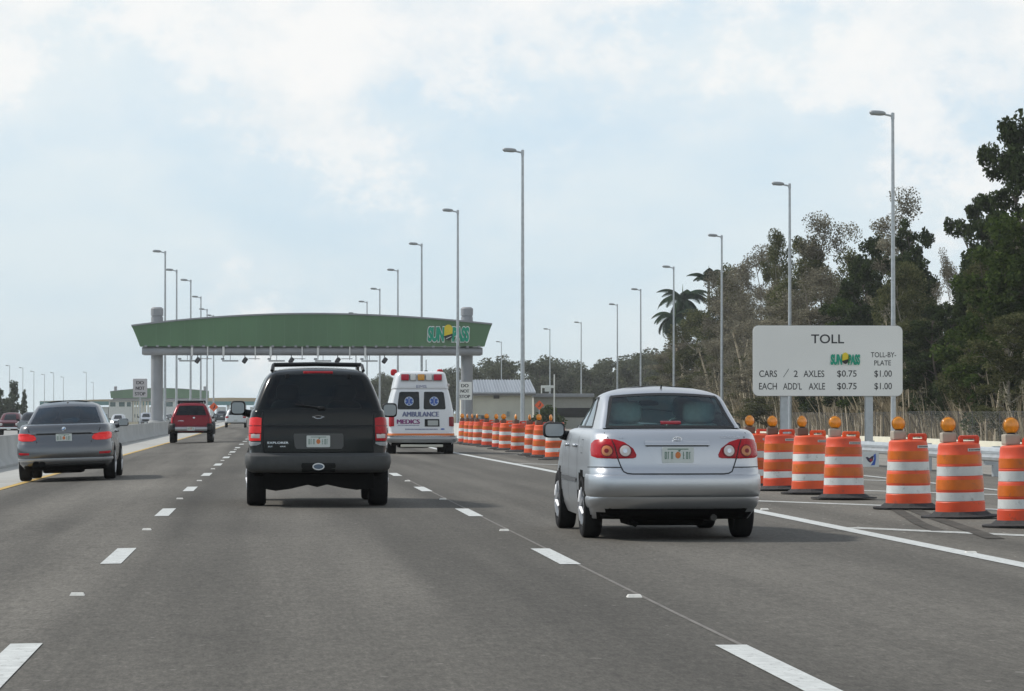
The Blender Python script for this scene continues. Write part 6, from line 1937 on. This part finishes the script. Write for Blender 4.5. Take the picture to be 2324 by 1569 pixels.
# palms
def palm(H, seed, R=3.1, nf=17, elo=-.1, ehi=1.25):
    rl = random.Random(seed)
    r = empty('palm_tree')
    MB().tube([(0, 0, -1), (.1, 0, H * .35), (.15, .1, H * .7), (.1, .1, H)], [.30, .26, .22, .20], 10, cap=False).build('trunk', mat('palm bark', (0.26, 0.25, 0.22), .95, var=.2, vscale=4), r, smooth=60)
    V = []
    for k in range(nf):
        az = 2 * PI * k / nf + rl.uniform(-.2, .2); el = rl.uniform(elo, ehi)
        P = []
        p = Vector((.1, .1, H)); ca = Vector((math.cos(az), math.sin(az), 0))
        e = el
        for i in range(15):
            P.append(p.copy())
            p = p + (ca * math.cos(e) + Vector((0, 0, 1)) * math.sin(e)) * (R / 12)
            e -= .13 + .03 * (1 - el)
        for i in range(1, 14):
            t = (P[i + 1] - P[i - 1]).normalized(); sd_ = t.cross(Vector((0, 0, 1))).normalized()
            for sg in (-1, 1):
                for j in range(2):
                    L_ = R * .30 * math.sin(PI * min(1, (i + j * .5) / 14 * .8 + .18))
                    b0 = P[i].lerp(P[i + 1], j * .5)
                    tip = b0 + sd_ * sg * L_ * .8 + t * L_ * .35 + Vector((0, 0, -L_ * .55))
                    w = t * .11
                    V += [b0 - w, tip - w * .2, tip + w * .2, b0 + w]
    quads_obj('crown', np.array([v[:] for v in V]), L_PALM, r)
    MB().tube([(.1, .1, H - .1), (.1, .1, H + 1.1), (.1, .1, H + 2.2)], [.16, .08, .01], 6, cap=False).build('spear', mat('palm spear', (0.10, 0.16, 0.06), .7), r)
    return r
for x, y, Y, R, nf, l, sd_ in ((1607, 640, 425, 3.0, 11, 'tall palm whose tufted top rises between two lamp poles', 3), (1548, 680, 455, 3.9, 24, 'palm with drooping dark fronds at the left end of the forest', 8), (1530, 720, 440, 3.4, 18, 'lower palm with fronds hanging beside the lamp pole', 14)):
    p = at(x, y, Y); o = palm(p.z + 1.2, sd_, R, nf, *((.75, 1.45) if sd_ == 3 else (-.35, 1.1))); o.location = (p.x, Y, -1.2); tag(o, l, 'palm tree', 'palms at the left end of the forest')

# far tree line behind the building and ramp
def far_tree(seed, H=14, W=12):
    rg = np.random.default_rng(seed); rl = random.Random(seed)
    r = empty('far_tree')
    bl = []
    for k in range(22):
        a = rl.uniform(0, 2 * PI); z = rl.uniform(.30, .94); f = math.sin(PI * min(1, max(0, (1 - z) * 1.1 + .12))) ** .6
        rr = W * .42 * math.sqrt(rl.random()) * f; s = W * rl.uniform(.08, .17)
        bl.append(((rr * math.cos(a), rr * math.sin(a), z * H), (s, s, s * .85)))
    MB().tube([(0, 0, -1), (rl.uniform(-.3, .3), 0, H * .4), (rl.uniform(-.6, .6), 0, H * .8)], [.35, .25, .08], 6, cap=False).build('trunk', M_TRUNKD, r, smooth=60)
    quads_obj('crown', leaf_quads(rg, bl, 4200, .5), L_FAR, r)
    return r
fps = [far_tree(100 + i) for i in range(4)]
fu = set()
for i in range(44):
    x = 1010 + 520 * ((i * .618034) % 1.0) + tr_rng.uniform(-8, 8)
    Y = tr_rng.uniform(620, 800)
    top = float(np.interp(x, [1000, 1030, 1075, 1110, 1156, 1180, 1215, 1260, 1310, 1370, 1430, 1480, 1540], [880, 822, 815, 812, 800, 826, 812, 800, 806, 812, 800, 785, 770])) + 4 + tr_rng.uniform(0, 46) * (1 if i % 4 else .15)
    p = at(x, top, Y); k = i % 4
    h = p.z + 1.4; sc = (h / 14 * tr_rng.uniform(.8, 1.2), h / 14, h / 14)
    lab, gp = 'dim olive tree in the far tree line behind the buildings', 'far tree line'
    if k not in fu:
        fu.add(k); o = fps[k]; o.location = (p.x, Y, -1.4); o.scale = sc; tag(o, lab, 'tree', gp)
    else:
        o = dup(fps[k], (p.x, Y, -1.4), tr_rng.uniform(0, 6), lab, gp, sc); o['category'] = 'tree'
for i in range(7):
    x = 852 + 7 * i; Y = 720 + 10 * i
    p = at(x, 848 + 8 * abs(i - 3) * .6, Y); h = p.z + 1.4
    o = dup(fps[i % 4], (p.x, Y, -1.4), i, 'small far olive tree seen between the black suv and the ambulance', 'far trees left of the ambulance', (h / 14 * .7, h / 14, h / 14)); o['category'] = 'tree'
# shrubs near the annex
sb = empty('shrub'); quads_obj('crown', leaf_quads(np.random.default_rng(21), [((0, 0, 1.0), (1.3, 1, 1)), ((.9, 0, .7), (1, .8, .7)), ((-.9, 0, .6), (.9, .8, .6)), ((.2, 0, 1.6), (.8, .7, .7))], 1400, .3), L_MID, sb)
MB().tube([(0, 0, -.3), (0, 0, 1)], [.1, .05], 6).build('stem', M_TRUNKD, sb)
p = at(1240, 930, 396); sb.location = (p.x, 396, -1.0); sb.scale = (1.3, 1, 1.4); tag(sb, 'green shrub in front of the low grey annex', 'shrub')
# pines at far left
def pine(seed, H=8, W=3.2):
    rg = np.random.default_rng(seed); rl = random.Random(seed); r = empty('pine_tree')
    MB().tube([(0, 0, -.5), (0, 0, H)], [.2, .03], 6, cap=False).build('trunk', M_TRUNKD, r, smooth=60)
    bl = []
    for k in range(26):
        z = .12 + .86 * k / 25; w_ = W * .5 * (1.06 - z) ** .5; a = rl.uniform(0, 6.28)
        bl.append(((w_ * .6 * math.cos(a), w_ * .6 * math.sin(a), z * H), (w_ * .62 + .15, w_ * .62 + .15, .6)))
    quads_obj('crown', leaf_quads(rg, bl, 2600, .45), L_PINE, r); return r
for i, (x, y, w, Y, l) in enumerate(((0, 884, 36, 520, 'cone shaped far tree cut by the left edge'), (31, 867, 42, 540, 'tallest cone shaped far tree at the left'), (55, 888, 20, 560, 'slim small far tree right of the tallest cone shaped one'), (14, 905, 26, 530, 'short far tree between the two cone shaped trees'))):
    o = pine(200 + i); p = at(x, y, Y); zb = zopp(Y) - .5; o.location = (p.x, Y, zb); h = (p.z - zb) / 8; s = w * Y / 7400 / 3.2; o.scale = (s, s, h); tag(o, l, 'tree', 'cone shaped trees at far left')
# ------------------------------------------------------------------ haze
HAZE = 0.00015
M_HZ = bpy.data.materials.new('haze'); M_HZ.use_nodes = True
def _hz():
    N, L = M_HZ.node_tree.nodes, M_HZ.node_tree.links
    N.clear(); out = N.new('ShaderNodeOutputMaterial'); v = N.new('ShaderNodeVolumePrincipled')
    v.inputs['Color'].default_value = (0.95, 0.98, 1.0, 1); v.inputs['Density'].default_value = HAZE; v.inputs['Anisotropy'].default_value = 0.0
    L.new(v.outputs[0], out.inputs['Volume'])
_hz()
tag(MB().box(-420, 420, -60, 1650, -3.6, 32).build('haze', M_HZ), kind='stuff')
